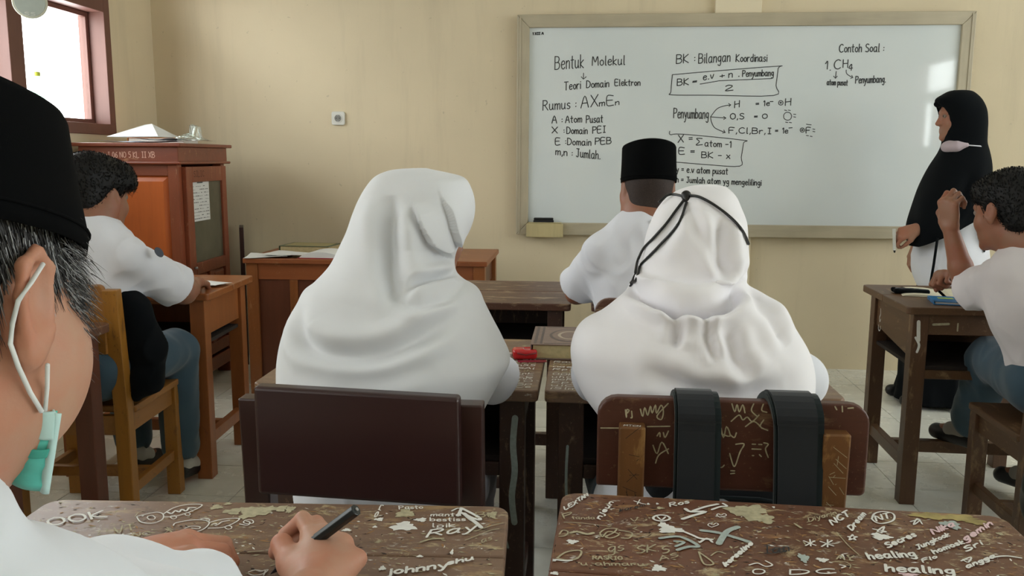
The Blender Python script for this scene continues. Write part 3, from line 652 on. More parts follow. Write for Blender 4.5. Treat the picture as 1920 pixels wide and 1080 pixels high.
# ---------------------------------------------------------------- headscarves
def loft_scarf(name, rows, mat, parent, org, fold, hole=None, e=0.92, NU=260, NV=260, und=0.004, freq=9, seed=0, thick=.0025, zcut=None):
    rows = np.array(rows); n = len(rows); t = np.concatenate([[0], np.cumsum(np.hypot(np.diff(rows[:, 0]), .5 * np.diff(rows[:, 2] - rows[:, 1])))]); t /= t[-1]
    tt = np.linspace(0, 1, NV); A = np.empty((NV, 6))
    for c in range(6):   # smooth cubic (Catmull-Rom, non-uniform) interpolation
        y = rows[:, c]; m = np.gradient(y, t); k = np.clip(np.searchsorted(t, tt) - 1, 0, n - 2); h = t[k + 1] - t[k]; s = (tt - t[k]) / h
        A[:, c] = (2 * s**3 - 3 * s**2 + 1) * y[k] + (s**3 - 2 * s**2 + s) * h * m[k] + (-2 * s**3 + 3 * s**2) * y[k + 1] + (s**3 - s**2) * h * m[k + 1]
    th = np.linspace(0, 2 * np.pi, NU, endpoint=False); C, Sn = np.cos(th), np.sin(th)
    cx = np.sign(C) * np.abs(C) ** e; sy = np.sign(Sn) * np.abs(Sn) ** e
    X = (A[:, 1:2] + A[:, 2:3]) / 2 + (A[:, 2:3] - A[:, 1:2]) / 2 * cx; Y = A[:, 3:4] - np.where(sy > 0, A[:, 4:5], A[:, 5:6]) * sy; Z = np.repeat(A[:, 0:1], NU, 1)
    Pm = np.stack([X, Y, Z], -1); du = np.roll(Pm, -1, 1) - np.roll(Pm, 1, 1); dv = np.gradient(Pm, axis=0); N = np.cross(du, dv); N /= np.linalg.norm(N, axis=2, keepdims=True) + 1e-12
    ctr = np.stack([(A[:, 1] + A[:, 2]) / 2, A[:, 3], A[:, 0]], -1)[:, None, :]
    sgn = np.sign(np.sum(N * (Pm - ctr), axis=2).mean()); N *= sgn
    back = np.clip((A[:, 3:4] - Y) / np.maximum(A[:, 4:5], 1e-6) * 2.2, 0, 1); disp = np.zeros_like(X)
    for pl, amp, wd, kind in fold:
        pl = np.array(pl); L = np.concatenate([[0], np.cumsum(np.linalg.norm(np.diff(pl, axis=0), axis=1))]); best = np.full(X.shape, 9.); tb = np.zeros(X.shape); sd = np.zeros(X.shape)
        Q = np.stack([X, Z], -1)
        # dense smooth polyline
        ts = np.linspace(0, L[-1], 40); px = np.interp(ts, L, pl[:, 0]); pz = np.interp(ts, L, pl[:, 1])
        ker = np.ones(5) / 5; pxs = px.copy(); pzs = pz.copy(); pxs[2:-2] = np.convolve(px, ker, 'valid'); pzs[2:-2] = np.convolve(pz, ker, 'valid')
        for i in range(39):
            a = np.array([pxs[i], pzs[i]]); b = np.array([pxs[i + 1], pzs[i + 1]]); ab = b - a; h = np.clip(((Q - a) @ ab) / (ab @ ab + 1e-12), 0, 1)
            dd = np.linalg.norm(Q - a - h[..., None] * ab, axis=-1); m = dd < best; best = np.where(m, dd, best); tb = np.where(m, (i + h) / 39, tb)
            sd = np.where(m, np.sign(ab[0] * (Q[..., 1] - a[1]) - ab[1] * (Q[..., 0] - a[0])), sd)
        taper = np.clip(np.sin(np.pi * np.clip(tb, .02, .98)) * 1.6, 0, 1); g = np.exp(-(best / wd) ** 2)
        if kind == 'v': f = -g + .55 * np.exp(-((best - 2.0 * wd) / (1.2 * wd)) ** 2)
        elif kind == 'r': f = g
        else: f = np.where(sd * kind > 0, np.exp(-(best / (2.6 * wd)) ** 2), -.5 * g) ; f = f * 1.0     # lapped edge: one side stands proud
        disp += amp * f * taper
    disp *= back
    Pf = Pm.reshape(-1, 3) + seed; disp += und * (wav(Pf * [1.6, 1, .8], freq, 0, 5).reshape(X.shape)) * np.clip((A[:, 2:3] - A[:, 1:2]) / .25, .15, 1.3)
    Pm = Pm + N * disp[..., None]
    verts = (Pm.reshape(-1, 3) - V3(*org)); faces = []
    for i in range(NV - 1):
        for j in range(NU):
            j2 = (j + 1) % NU
            if hole is not None:
                q = Pm[i, j] - hole[0]; l = q @ hole[1]     # local face coords
                if l[1] > 0 and (l[0] / hole[2]) ** 2 + ((l[2] - hole[4]) / hole[3]) ** 2 < 1: continue
            faces.append((i * NU + j, i * NU + j2, (i + 1) * NU + j2, (i + 1) * NU + j) if sgn > 0 else (i * NU + j, (i + 1) * NU + j, (i + 1) * NU + j2, i * NU + j2))
    faces.append(tuple(range(NU)) if sgn < 0 else tuple(range(NU))[::-1])
    o = link_mesh(name, verts, faces, mat, parent, smooth=True); s = o.modifiers.new('thickness', 'SOLIDIFY'); s.thickness = thick; s.offset = -1
    return o, Pm
def surf_y(Pm, x, z, out=0.004):
    F = Pm[..., 1]; d = (Pm[..., 0] - x) ** 2 + (Pm[..., 2] - z) ** 2 + np.where(F > np.median(F) + .05, 1, 0) * 0
    idx = np.argsort(d.ravel())[:14]; ys = F.ravel()[idx]; return ys.min() - out

# girl in the plain white headscarf ---------------------------------
G1 = [(1.178, -0.34, -0.316, 1.72, 0.02, 0.03), (1.1745, -0.376, -0.303, 1.72, 0.045, 0.06), (1.167, -0.401, -0.274, 1.72, 0.07, 0.09), (1.1545, -0.419, -0.24, 1.71, 0.09, 0.11), (1.136, -0.433, -0.23, 1.71, 0.105, 0.12), (1.1095, -0.448, -0.224, 1.71, 0.112, 0.125), (1.083, -0.457, -0.224, 1.7, 0.115, 0.12), (1.0515, -0.467, -0.234, 1.69, 0.115, 0.105), (1.0205, -0.481, -0.254, 1.68, 0.115, 0.09), (0.99, -0.493, -0.257, 1.66, 0.12, 0.09), (0.97, -0.508, -0.25, 1.65, 0.125, 0.1), (0.9555, -0.522, -0.233, 1.64, 0.13, 0.11), (0.941, -0.54, -0.205, 1.63, 0.135, 0.12), (0.9165, -0.55, -0.191, 1.62, 0.14, 0.14), (0.886, -0.563, -0.173, 1.61, 0.145, 0.16), (0.8515, -0.576, -0.152, 1.6, 0.15, 0.18), (0.8115, -0.582, -0.135, 1.59, 0.155, 0.2), (0.7715, -0.581, -0.155, 1.58, 0.155, 0.22), (0.7315, -0.577, -0.177, 1.57, 0.15, 0.23), (0.6865, -0.564, -0.198, 1.56, 0.13, 0.23)]
g1f = [([(-0.365, 1.135), (-0.361, 1.063), (-0.351, 0.987), (-0.322, 0.925)], 0.0208, .017, 'v'), ([(-0.323, 1.11), (-0.29, 1.041), (-0.252, 0.998)], 0.0156, .012, 1),
       ([(-0.272, 1.128), (-0.254, 1.086), (-0.246, 1.006), (-0.235, 0.975)], 0.0130, .007, 1), ([(-0.325, 0.956), (-0.277, 0.974), (-0.225, 0.973)], 0.0156, .008, 'v'),
       ([(-0.525, 0.934), (-0.52, 0.888), (-0.50, 0.862), (-0.454, 0.85), (-0.392, 0.85), (-0.33, 0.860), (-0.269, 0.890), (-0.220, 0.925)], 0.0208, .016, 'v'),
       ([(-0.52, 0.819), (-0.406, 0.812), (-0.338, 0.818), (-0.25, 0.845)], 0.0104, .018, 'v'), ([(-0.33, 0.95), (-0.314, 0.938), (-0.289, 0.932), (-0.222, 0.948)], 0.0117, .009, 'v'),
       ([(-0.40, 1.12), (-0.41, 1.0), (-0.42, .93)], 0.0078, .03, 'r'), ([(-0.32, 1.09), (-0.33, 1.02), (-0.30, .97)], 0.0130, .022, 'r')]
def girl(nm, org, rows, fold, mscarf, label, hc, hR, hs, elbows, wrists, sh, seed, mskirt):
    T = empty(nm, org, 0, label, 'person')
    B = SDF(); head(B, V3(*hc), hR, hs)
    nb = V3((rows[9][1] + rows[9][2]) / 2, rows[10][3] + .0, .93)
    B.cap(V3(*hc) + hR @ V3(0, -.02, -.07) * hs, nb, .048, .052, .02)
    B.ell((nb[0], nb[1] - .02, .80), (.14, .085, .17), .04); B.ell((nb[0], 1.56, .56), (.15, .10, .14), .04)
    for s_, el, wr in zip((-1, 1), elbows, wrists):
        shp = V3(nb[0] + s_ * sh, nb[1] - .03, .885); B.cap(nb, shp, .05, .045, .03); B.cap(shp, el, .040, .034, .02); B.cap(el, wr, .034, .023, .012)
        d = V3(*wr) - V3(*el); hand(B, wr, d, (0, 0, -1), s_, [(25, 35, 25)] * 4, .92)
        B.cap((nb[0] + s_ * .085, 1.55, .50), (nb[0] + s_ * .10, 1.90, .49), .072, .056, .03); B.cap((nb[0] + s_ * .10, 1.90, .49), (nb[0] + s_ * .10, 1.93, .06), .052, .034, .02)
        B.cap((nb[0] + s_ * .10, 1.92, .03), (nb[0] + s_ * .10, 2.05, .02), .026, .020, .01)
    B.mesh('body', M_skin3, .006, T, org); eyes(T, V3(*hc), hR, hs, org)
    S = SDF(); S.ell((nb[0], nb[1] - .01, .76), (.145, .095, .19), .04); S.ell((nb[0], 1.555, .55), (.175, .125, .13), .05)
    for s_, el, wr in zip((-1, 1), elbows, wrists):
        shp = V3(nb[0] + s_ * sh, nb[1] - .01, .85); S.cap((nb[0], nb[1] - .01, .86), shp, .05, .045, .03); S.cap(shp, el, .045, .050, .03)
        w2 = V3(*el) + (V3(*wr) - V3(*el)) * .88; S.cap(el, w2, .050, .040, .02)
    S.post = folds(.006, 26); S.mesh('school_shirt', M_shirt, .006, T, org)
    K = SDF(); K.ell((nb[0], 1.54, .50), (.19, .13, .09), .04); K.cap((nb[0] - .08, 1.58, .48), (nb[0] - .10, 1.93, .48), .095, .075, .05); K.cap((nb[0] + .08, 1.58, .48), (nb[0] + .10, 1.93, .48), .095, .075, .05)
    K.cap((nb[0] - .09, 1.93, .46), (nb[0] - .10, 1.95, .10), .075, .085, .06); K.cap((nb[0] + .09, 1.93, .46), (nb[0] + .10, 1.95, .10), .075, .085, .06)
    K.post = folds(.008, 20); K.mesh('long_skirt', mskirt, .008, T, org)
    for s_ in (-1, 1): F = SDF(); F.cap((nb[0] + s_ * .10, 1.92, .035), (nb[0] + s_ * .10, 2.06, .028), .034, .028, .01); F.mesh('shoe', M_shoe, .006, T, org)
    o, Pm = loft_scarf('headscarf', rows, mscarf, T, org, fold, hole=(V3(*hc), hR, .062 * hs, .082 * hs, -.012 * hs), seed=seed)
    return T, Pm
M_skirt1 = cloth('lavender_grey_skirt', srgb(176, 176, 190), 700); M_skirt2 = cloth('grey_blue_skirt', srgb(84, 104, 120), 700)
g1R = rotm(-48, -8, 0)
T1, P1 = girl('person', (-0.35, 1.55, 0), G1, g1f, M_scarf, 'person in a plain white headscarf seen from behind, head turned right', (-0.327, 1.715, 1.052), g1R, .94,
              [(-0.485, 1.74, .755), (-0.180, 1.70, .755)], [(-0.42, 1.90, .75), (-0.27, 1.90, .75)], .115, 0, M_skirt1)
# girl with the cord ------------------------------------------------
G2 = [(1.15, 0.237, 0.257, 1.68, 0.02, 0.03), (1.147, 0.212, 0.271, 1.68, 0.045, 0.06), (1.1385, 0.187, 0.283, 1.68, 0.07, 0.09), (1.1265, 0.167, 0.293, 1.68, 0.09, 0.11), (1.108, 0.149, 0.302, 1.68, 0.105, 0.12), (1.084, 0.134, 0.311, 1.67, 0.115, 0.12), (1.05, 0.121, 0.314, 1.66, 0.118, 0.11), (1.0155, 0.114, 0.315, 1.65, 0.115, 0.1), (0.986, 0.103, 0.312, 1.64, 0.11, 0.09), (0.967, 0.091, 0.314, 1.63, 0.11, 0.09), (0.9545, 0.083, 0.340, 1.61, 0.12, 0.11), (0.939, 0.066, 0.368, 1.6, 0.13, 0.13), (0.9125, 0.035, 0.386, 1.59, 0.14, 0.15), (0.892, 0.001, 0.399, 1.58, 0.145, 0.17), (0.859, -0.015, 0.419, 1.57, 0.15, 0.19), (0.815, -0.012, 0.433, 1.57, 0.155, 0.2), (0.772, 0.006, 0.43, 1.56, 0.155, 0.22), (0.7295, 0.034, 0.413, 1.55, 0.15, 0.22), (0.6935, 0.055, 0.396, 1.55, 0.13, 0.22)]
g2f = [([(0.070, 0.968), (0.117, 0.952), (0.147, 0.940), (0.195, 0.937), (0.24, 0.944), (0.266, 0.956), (0.305, 0.988)], .040, .010, 'v'), ([(0.19, 1.13), (0.203, 1.084), (0.225, 1.036), (0.245, 1.0)], .007, .010, 'v'),
       ([(0.249, 1.10), (0.244, 1.055), (0.249, 1.017), (0.262, 0.985)], .018, .012, 'v'), ([(0.148, 0.942), (0.167, 0.915), (0.158, 0.88)], .018, .009, 'v'), ([(0.105, 0.851), (0.189, 0.812), (0.277, 0.804), (0.354, 0.821)], .015, .016, 'v'),
       ([(0.249, 0.925), (0.262, 0.869), (0.295, 0.83)], .015, .014, 'v'), ([(0.188, 1.122), (0.161, 1.074), (0.134, 1.025)], .010, .012, 'v'), ([(0.290, 0.975), (0.338, 0.935), (0.365, 0.881)], .015, .014, 'v'),
       ([(0.12, .90), (0.10, .85), (0.11, .78)], .006, .02, 'r'), ([(0.27, 1.08), (0.28, 1.03), (0.27, .985)], .006, .012, 'r'), ([(0.21, 0.935), (0.215, 0.895), (0.23, .86)], .014, .008, 'v')]
g2R = rotm(8, -14, 0)
T2, P2 = girl('person', (0.22, 1.55, 0), G2, g2f, M_scarf2, 'person in a white headscarf with a black cord tied round it, seen from behind', (0.215, 1.705, 1.025), g2R, .90,
              [(0.035, 1.70, .765), (0.435, 1.70, .765)], [(0.13, 1.92, .75), (0.30, 1.92, .75)], .115, 5, M_skirt2)
def cord(pts, r=.0026, name='cord'):
    P = np.array(pts); t = np.linspace(0, len(P) - 1, len(P) * 5); xs = np.interp(t, range(len(P)), P[:, 0]); zs = np.interp(t, range(len(P)), P[:, 1])
    k = np.ones(5) / 5; xs[2:-2] = np.convolve(xs, k, 'valid'); zs[2:-2] = np.convolve(zs, k, 'valid')
    ys = np.array([surf_y(P2, x, z, .0035) for x, z in zip(xs, zs)]); ys[2:-2] = np.convolve(ys, k, 'valid') - .0005
    return MB().tube([(x - .22, y - 1.55, z) for x, y, z in zip(xs, ys, zs)], r, 8).build(name, M_blackp, T2, smooth=True)
cord([(0.188, 1.131), (0.169, 1.134), (0.157, 1.131), (0.143, 1.118)]); cord([(0.186, 1.126), (0.17, 1.105), (0.154, 1.083), (0.135, 1.06), (0.118, 1.037), (0.108, 1.016), (0.100, 0.995), (0.092, 0.961)])
cord([(0.19, 1.122), (0.177, 1.091), (0.159, 1.063), (0.14, 1.041), (0.124, 1.022), (0.112, 1.005), (0.104, 0.99), (0.094, 0.964)]); cord([(0.195, 1.133), (0.209, 1.133), (0.227, 1.124), (0.243, 1.114), (0.258, 1.103), (0.273, 1.089), (0.283, 1.077), (0.296, 1.062), (.306, 1.045)])
K_ = SDF(); ky = surf_y(P2, .19, 1.133, .006); K_.ell((.19, ky, 1.133), (.0095, .008, .0095), .003); K_.ell((.19, ky - .004, 1.126), (.007, .006, .008), .003); K_.mesh('cord_stopper', M_blackp, .0012, T2, (0.22, 1.55, 0))

# ---------------------------------------------------------------- boys
def hairdo(c, R, s, parent, org, mat, kind, res=.0035, seed=3, nst=500, L=.022):
    H = SDF().frame(R, c, s)
    H.ell((0, -.018, .045), (.084, .100, .084), .01); H.ell((0, -.060, -.020), (.070, .050, .068), .03)
    if kind == 'fringe': H.ell((0, .062, .072), (.066, .050, .040), .03); H.ell((0, .092, .048), (.050, .022, .018), .02); H.ell((.058, .045, .045), (.024, .045, .035), .02); H.ell((-.058, .045, .045), (.024, .045, .035), .02)
    else: H.ell((0, .05, .07), (.066, .045, .036), .03)
    H.box((0, .13, -.035), (.12, .094, .06), .01, .015, '-'); H.box((0, 0, -.145), (.15, .2, .06), .01, .02, '-')
    for x in (-1, 1): H.ell((x * .088, .0, -.012), (.018, .026, .040), .01, '-')
    H.post = lambda P, d: d - .0010 * wav(P, 160, 0, 9) - .003
    o = H.mesh('hair', mat, res, parent, org); o.modifiers.new('s', 'SMOOTH').iterations = 1
    me = o.data; n = len(me.vertices); co = np.empty(n * 3); me.vertices.foreach_get('co', co); co = co.reshape(-1, 3); no = np.empty(n * 3); me.vertices.foreach_get('normal', no); no = no.reshape(-1, 3)
    rnd = np.random.RandomState(seed); pick = rnd.choice(n, nst, replace=False); cc = V3(*c) - V3(*org)
    swirl = np.cross(no[pick], R @ V3(0, .3, 1)); flow = no[pick] * .75 + (R @ V3(0, .35, -.75)) * .8 + swirl * .2
    strands('hair_tufts', co[pick] - no[pick] * .004, flow, L * s, .0012, mat, parent, seed); return o
def boy(nm, org, label, hc, hR, hs, neck, shL, shR, elL, elR, wrL, wrR, hL, hR_, hip, kneeL, kneeR, anL, anR, mskin, mshirt, hair, skin_res=.005, cuff=.62, belly=None, sockm=None, toe=(0, .12, -.045), post=None, tie=None, lean=0):
    T = empty(nm, org, 0, label, 'person'); hc = V3(*hc); neck = V3(*neck); hip = V3(*hip)
    B = SDF(); head(B, hc, hR, hs); B.cap(hc + hR @ V3(0, -.022, -.06) * hs, neck, .052 * hs, .053, .02)
    B.cap(neck, hip + V3(0, 0, .1), .08, .10, .04)
    for s_, sh, el, wr, hp in ((-1, shL, elL, wrL, hL), (1, shR, elR, wrR, hR_)):
        sh, el, wr = V3(*sh), V3(*el), V3(*wr); B.cap(neck - V3(0, 0, .02), sh, .045, .045, .03); B.cap(sh, el, .044, .037, .02); m = el * .6 + wr * .4; B.cap(el, m, .038, .036, .012); B.cap(m, wr, .036, .023, .012)
        hand(B, wr, hp[0], hp[1], s_, hp[2], hp[3] if len(hp) > 3 else 1.0, thumb=hp[4] if len(hp) > 4 else (40, 25, 20))
    for s_, kn, an in ((-1, kneeL, anL), (1, kneeR, anR)):
        kn, an = V3(*kn), V3(*an); h = hip + V3(s_ * .09, 0, 0); B.cap(h, kn, .070, .052, .03); B.cap(kn, an, .048, .034, .02); B.cap(an, an + V3(*toe), .032, .024, .01)
    B.mesh('body', mskin, skin_res, T, org); eyes(T, hc, hR, hs, org)
    S = SDF(); mid = (neck + hip) / 2; chest = neck * .68 + hip * .32
    ax = (neck - hip); ax /= np.linalg.norm(ax); rt = V3(*shR) - V3(*shL); rt /= np.linalg.norm(rt); fw = np.cross(ax, rt); fw /= np.linalg.norm(fw); rt = np.cross(fw, ax); M = np.stack([rt, fw, ax], 1)
    S.ell(chest - ax * .02, (.172, .108, .16), .06, R=M); S.ell(mid - ax * .04, (.150, .112, .19), .06, R=M); S.ell(hip + ax * .02, (.165, .125, .13), .06, R=M)
    S.cap(neck - ax * .035, neck + (hc - neck) * .34, .075, .060, .035); S.ell(neck - ax * .05, (.115, .085, .05), .05, R=M)
    for sh, el in ((shL, elL), (shR, elR)):
        sh, el = V3(*sh), V3(*el); sh2 = sh - ax * .012; S.cap(neck - ax * .030, sh2, .058, .050, .04); e2 = sh + (el - sh) * (cuff + .2); S.cap(sh2, e2, .050, .072, .045)
    for sh, el in ((shL, elL), (shR, elR)):
        sh, el = V3(*sh), V3(*el); a = (el - sh); ln = np.linalg.norm(a); a /= ln; c0 = sh + a * ln * (cuff + .2)
        u3 = np.cross(a, V3(.3, .2, 1)); u3 /= np.linalg.norm(u3); R3 = np.stack([u3, np.cross(a, u3), a], 1)
        S.box(c0 + a * .10, (.11, .11, .095), .002, .006, '-', R=R3); S.cap(c0 - a * .015, c0 + a * .03, .056, .06, .004, '-')
    S.post = post or folds(.006, 28); S.mesh('school_shirt', mshirt, .005, T, org)
    # folded collar
    Cc = neck + (hc - neck) * .32; v = []; f = []; n_ = 36; up = (hc - neck) / np.linalg.norm(hc - neck)
    for i in range(n_):
        a = 2 * math.pi * i / n_; d_ = rt * math.cos(a) + fw * math.sin(a); fr_ = max(0, math.sin(a))
        for rr, zz in ((.057, .014), (.062, .018), (.072 + .010 * fr_, -.016), (.068 + .010 * fr_, -.019)): v.append(Cc + d_ * rr + up * (zz - .012 * fr_) - V3(*org))
    for i in range(n_):
        j = (i + 1) % n_
        for q in range(4): f.append((i * 4 + q, j * 4 + q, j * 4 + (q + 1) % 4, i * 4 + (q + 1) % 4))
    link_mesh('collar', v, f, mshirt, T, smooth=True)
    K = SDF()
    K.ell(hip, (.155, .12, .11), .04)
    for s_, kn, an in ((-1, kneeL, anL), (1, kneeR, anR)):
        kn, an = V3(*kn), V3(*an); h = hip + V3(s_ * .09, 0, 0); K.cap(h, kn, .092, .076, .04); a2 = kn + (an - kn) * .84; K.cap(kn, a2, .074, .064, .02); K.cap(an + (an - kn) * -.12, an, .05, .05, .003, '-')
    K.post = folds(.006, 24); K.mesh('trousers', M_trouser, .007, T, org)
    for an, kn in ((anL, kneeL), (anR, kneeR)):
        F = SDF(); G = SDF(); an = V3(*an); kn = V3(*kn); t_ = V3(*toe); G.cap(an + (kn - an) * .25, an, .038, .038, .01); G.cap(an, an + t_ * .5, .036, .034, .01)
        F.cap(an + V3(0, 0, -.032) - t_ * .18, an + t_ * 1.05 + V3(0, 0, -.002), .036, .030, .01)
        F.box(an + V3(0, 0, .035), (.08, .05, .036), .002, .01, '-')
        G.mesh('sock', sockm or M_sockw, .006, T, org); F.mesh('shoe', M_shoe, .006, T, org)
    if hair: hair(hc, hR, hs, T, org)
    return T
rest = lambda d, n=(0, 0, -1): (d, n, [(25, 40, 25)] * 4)
fist = lambda d, n: (d, n, [(70, 95, 60), (75, 95, 60), (75, 95, 60), (78, 95, 60)], 1.0, (35, 45, 40))
# bare-headed boy at the left
B1R = rotm(-17, -6, -2)
TB1 = boy('person', (-1.60, 2.60, 0), 'person with bare black hair in a white short-sleeved shirt at the left desk, looking right',
    (-1.552, 2.62, 1.070), B1R, 1.08, (-1.548, 2.575, 1.005), (-1.70, 2.50, .925), (-1.405, 2.53, .90), (-1.80, 2.78, .76), (-1.325, 2.725, .748), (-1.66, 2.97, .745), (-1.40, 2.96, .745),
    rest((.3, 1, 0)), rest((-.5, .8, 0)), (-1.58, 2.50, .54), (-1.66, 2.92, .515), (-1.455, 2.90, .505), (-1.66, 2.95, .09), (-1.455, 2.90, .085), M_skin2, M_shirt,
    lambda c, R, s, T, o: hairdo(c, R, s, T, o, M_hair, 'fringe', nst=3200), sockm=M_sockw, toe=(.02, .11, -.04))
# boy in the black cap
B3R = rotm(2, -4, 0)
def cap_hair(c, R, s, T, o):
    H = SDF().frame(R, c, s); H.ell((0, -.03, .02), (.078, .086, .075), .01); H.ell((0, -.058, -.030), (.064, .046, .060), .02); H.ell((0, -.056, -.085), (.058, .042, .050), .03); H.box((0, .10, -.03), (.12, .094, .12), .01, .015, '-'); H.box((0, 0, -.172), (.15, .2, .06), .01, .02, '-')
    for x in (-1, 1): H.ell((x * .086, .0, -.012), (.016, .026, .038), .01, '-')
    H.mesh('hair', plain('cropped_black_hair', srgb(52, 42, 38), .7, .3, .3, 300), .003, T, o)
def songkok(T, c, R, org, w, d, h, tilt=0, z0=.045, mat=None, ridge=.012, y0=-.012, flare=0.97):
    """oval velvet cap: straight wall, slightly narrower flat top with a lengthwise crease"""
    n = 64; v = []; f = []; M = R @ rotm(0, tilt, 0); lv = [(0, 1.0, 0), (.01, 1.01, 0), (h * .5, 1.0 * (1 + flare) / 2, 0), (h - .006, flare, 0), (h, flare - .03, 0), (h + .002, flare * .72, 1), (h + .001, flare * .35, 1), (h - .004, .02, 1)]
    for z, k, top in lv:
        for i in range(n):
            a = 2 * math.pi * i / n; x, y = w * k * math.cos(a), d * k * math.sin(a); zz = z + z0 + (.010 * math.cos(2 * a) * -.5) * (z / h) - (ridge * math.exp(-(x / .02) ** 2) if top else 0)
            v.append(c + M @ V3(x, y + y0, zz) - V3(*org))
    L = len(lv)
    for r in range(L - 1):
        for i in range(n): f.append((r * n + i, r * n + (i + 1) % n, (r + 1) * n + (i + 1) % n, (r + 1) * n + i))
    f.append(tuple((L - 1) * n + i for i in range(n)))
    o = link_mesh('songkok_cap', v, f, mat or M_velvet, T, smooth=True); o.modifiers.new('t', 'SOLIDIFY').thickness = .002
    # piped seam near the lower edge
    MB().tube([tuple(c + M @ V3(w * 1.012 * math.cos(a), d * 1.012 * math.sin(a) + y0, z0 + .012) - V3(*org)) for a in [2 * math.pi * i / 48 for i in range(49)]], .0012, 6, False).build('cap_piping', M_velvet, o, smooth=True)
    return o
TB3 = boy('person', (0.20, 2.64, 0), 'person wearing an oval black cap and white shirt in the front row, seen from behind',
    (0.203, 2.72, 1.112), B3R, .98, (0.200, 2.690, 1.025), (0.065, 2.64, .925), (0.345, 2.64, .925), (-0.015, 2.80, .76), (0.43, 2.80, .76), (0.09, 2.98, .745), (0.31, 2.98, .745),
    rest((.3, 1, 0)), rest((-.3, 1, 0)), (0.20, 2.60, .52), (0.12, 2.98, .50), (0.30, 2.98, .50), (0.12, 3.02, .09), (0.30, 3.02, .09), M_skin2, M_shirt, cap_hair, cuff=.60)
songkok(TB3, V3(0.203, 2.72, 1.112), B3R, (0.20, 2.64, 0), .086, .104, .118, -4, z0=.012)
# black tie band under the collar
MB().tube([(.0 + .058 * math.cos(a) * 1.02, .012 + .058 * math.sin(a), 1.022 + .01 * math.sin(a)) for a in [rad(q) for q in range(-85, 10, 8)]], .006, 6).build('necktie_band', plain('grey_tie', srgb(86, 88, 98), .8), TB3, smooth=True)
# boy at the right with the raised hand
B2R = rotm(28, -10, 4)
TB2 = boy('person', (1.43, 2.62, 0), 'person with short black hair raising one bent hand, seated at the right edge',
    (1.295, 2.735, 1.045), B2R, 1.0, (1.35, 2.68, .950), (1.285, 2.67, .865), (1.56, 2.62, .90), (1.245, 2.84, .775), (1.60, 2.86, .765), (1.183, 2.86, .985), (1.30, 3.0, .80),
    ((-.16, .02, 1), (.9, .45, .1), [(50, 70, 40), (55, 80, 45), (60, 85, 50), (60, 85, 50)], 1.0, (38, 30, 30)), fist((-1, -.15, .25), (0, -.3, -1)), (1.46, 2.60, .54), (1.40, 2.97, .53), (1.62, 2.97, .53), (1.41, 3.13, .225), (1.62, 3.05, .09), M_skin2, M_shirt2,
    lambda c, R, s, T, o: hairdo(c, R, s, T, o, M_hair, 'short', nst=3200, seed=9), cuff=.66, sockm=M_sock, toe=(-.06, .09, -.03))
# ---------------------------------------------------------------- teacher
TE = [(1.528, 1.759, 1.796, 4.3, 0.02, 0.02), (1.523, 1.723, 1.826, 4.3, 0.05, 0.05), (1.508, 1.695, 1.849, 4.3, 0.07, 0.07), (1.484, 1.67, 1.873, 4.3, 0.085, 0.085), (1.446, 1.68, 1.895, 4.3, 0.095, 0.095), (1.389, 1.695, 1.907, 4.3, 0.1, 0.1), (1.327, 1.709, 1.908, 4.3, 0.1, 0.1), (1.2815, 1.713, 1.909, 4.3, 0.1, 0.1), (1.2465, 1.703, 1.917, 4.3, 0.12, 0.12), (1.173, 1.672, 1.933, 4.3, 0.15, 0.15), (1.074, 1.64, 1.941, 4.3, 0.17, 0.17), (0.9635, 1.611, 1.944, 4.3, 0.19, 0.18), (0.87, 1.588, 1.945, 4.3, 0.2, 0.18), (0.79, 1.592, 1.935, 4.3, 0.2, 0.17)]
to = (1.79, 4.33, 0); TT = empty('person', to, 0, 'person standing at the whiteboard in a black headscarf and long black skirt, holding a marker', 'person')
tR = rotm(86, -2, 0); tc = V3(1.782, 4.30, 1.405)
B = SDF(); head(B, tc, tR, .98); B.cap(tc + tR @ V3(0, -.02, -.07), (1.80, 4.32, 1.26), .046, .05, .02); B.cap((1.80, 4.32, 1.22), (1.80, 4.32, .75), .09, .11, .04)
B.cap((1.79, 4.23, 1.14), (1.79, 4.21, .93), .04, .036, .02); B.cap((1.79, 4.21, .93), (1.62, 4.22, .885), .036, .026, .015)
B.cap((1.79, 4.44, 1.16), (1.80, 4.50, .93), .04, .036, .02); B.cap((1.80, 4.50, .93), (1.70, 4.46, .80), .036, .024, .015)
hand(B, (1.60, 4.225, .878), (-1, .1, -.42), (.15, .6, -.6), -1, [(45, 55, 30), (50, 55, 30), (55, 60, 30), (60, 60, 30)], 1.0, thumb=(28, 25, 20)); hand(B, (1.69, 4.455, .79), (-.4, -.1, -1), (1, 0, -.2), 1, [(20, 30, 20)] * 4, .95)
for y in (4.25, 4.41): B.cap((1.80, y, .75), (1.80, y, .08), .07, .036, .02); B.cap((1.79, y, .035), (1.64, y, .025), .03, .024, .01)
B.mesh('body', M_skin3, .005, TT, to); eyes(TT, tc, tR, .98, to)
S = SDF(); S.ell((1.80, 4.32, 1.02), (.13, .17, .24), .04); S.ell((1.80, 4.33, .72), (.165, .19, .22), .06)
S.cap((1.79, 4.23, 1.12), (1.79, 4.215, .93), .05, .05, .03); S.cap((1.79, 4.215, .93), (1.655, 4.215, .89), .05, .044, .02); S.cap((1.79, 4.44, 1.14), (1.80, 4.50, .93), .058, .056, .03); S.cap((1.80, 4.50, .93), (1.72, 4.465, .83), .056, .044, .02)
S.post = folds(.009, 18); S.mesh('white_tunic', M_shirt, .007, TT, to)
MB().tube([(1.655 - 1.79, 4.13 - 4.33, .84), (1.648 - 1.79, 4.13 - 4.33, .72), (1.642 - 1.79, 4.14 - 4.33, .60)], .006, 6).build('tunic_side_slit', M_blackc, TT, smooth=True)
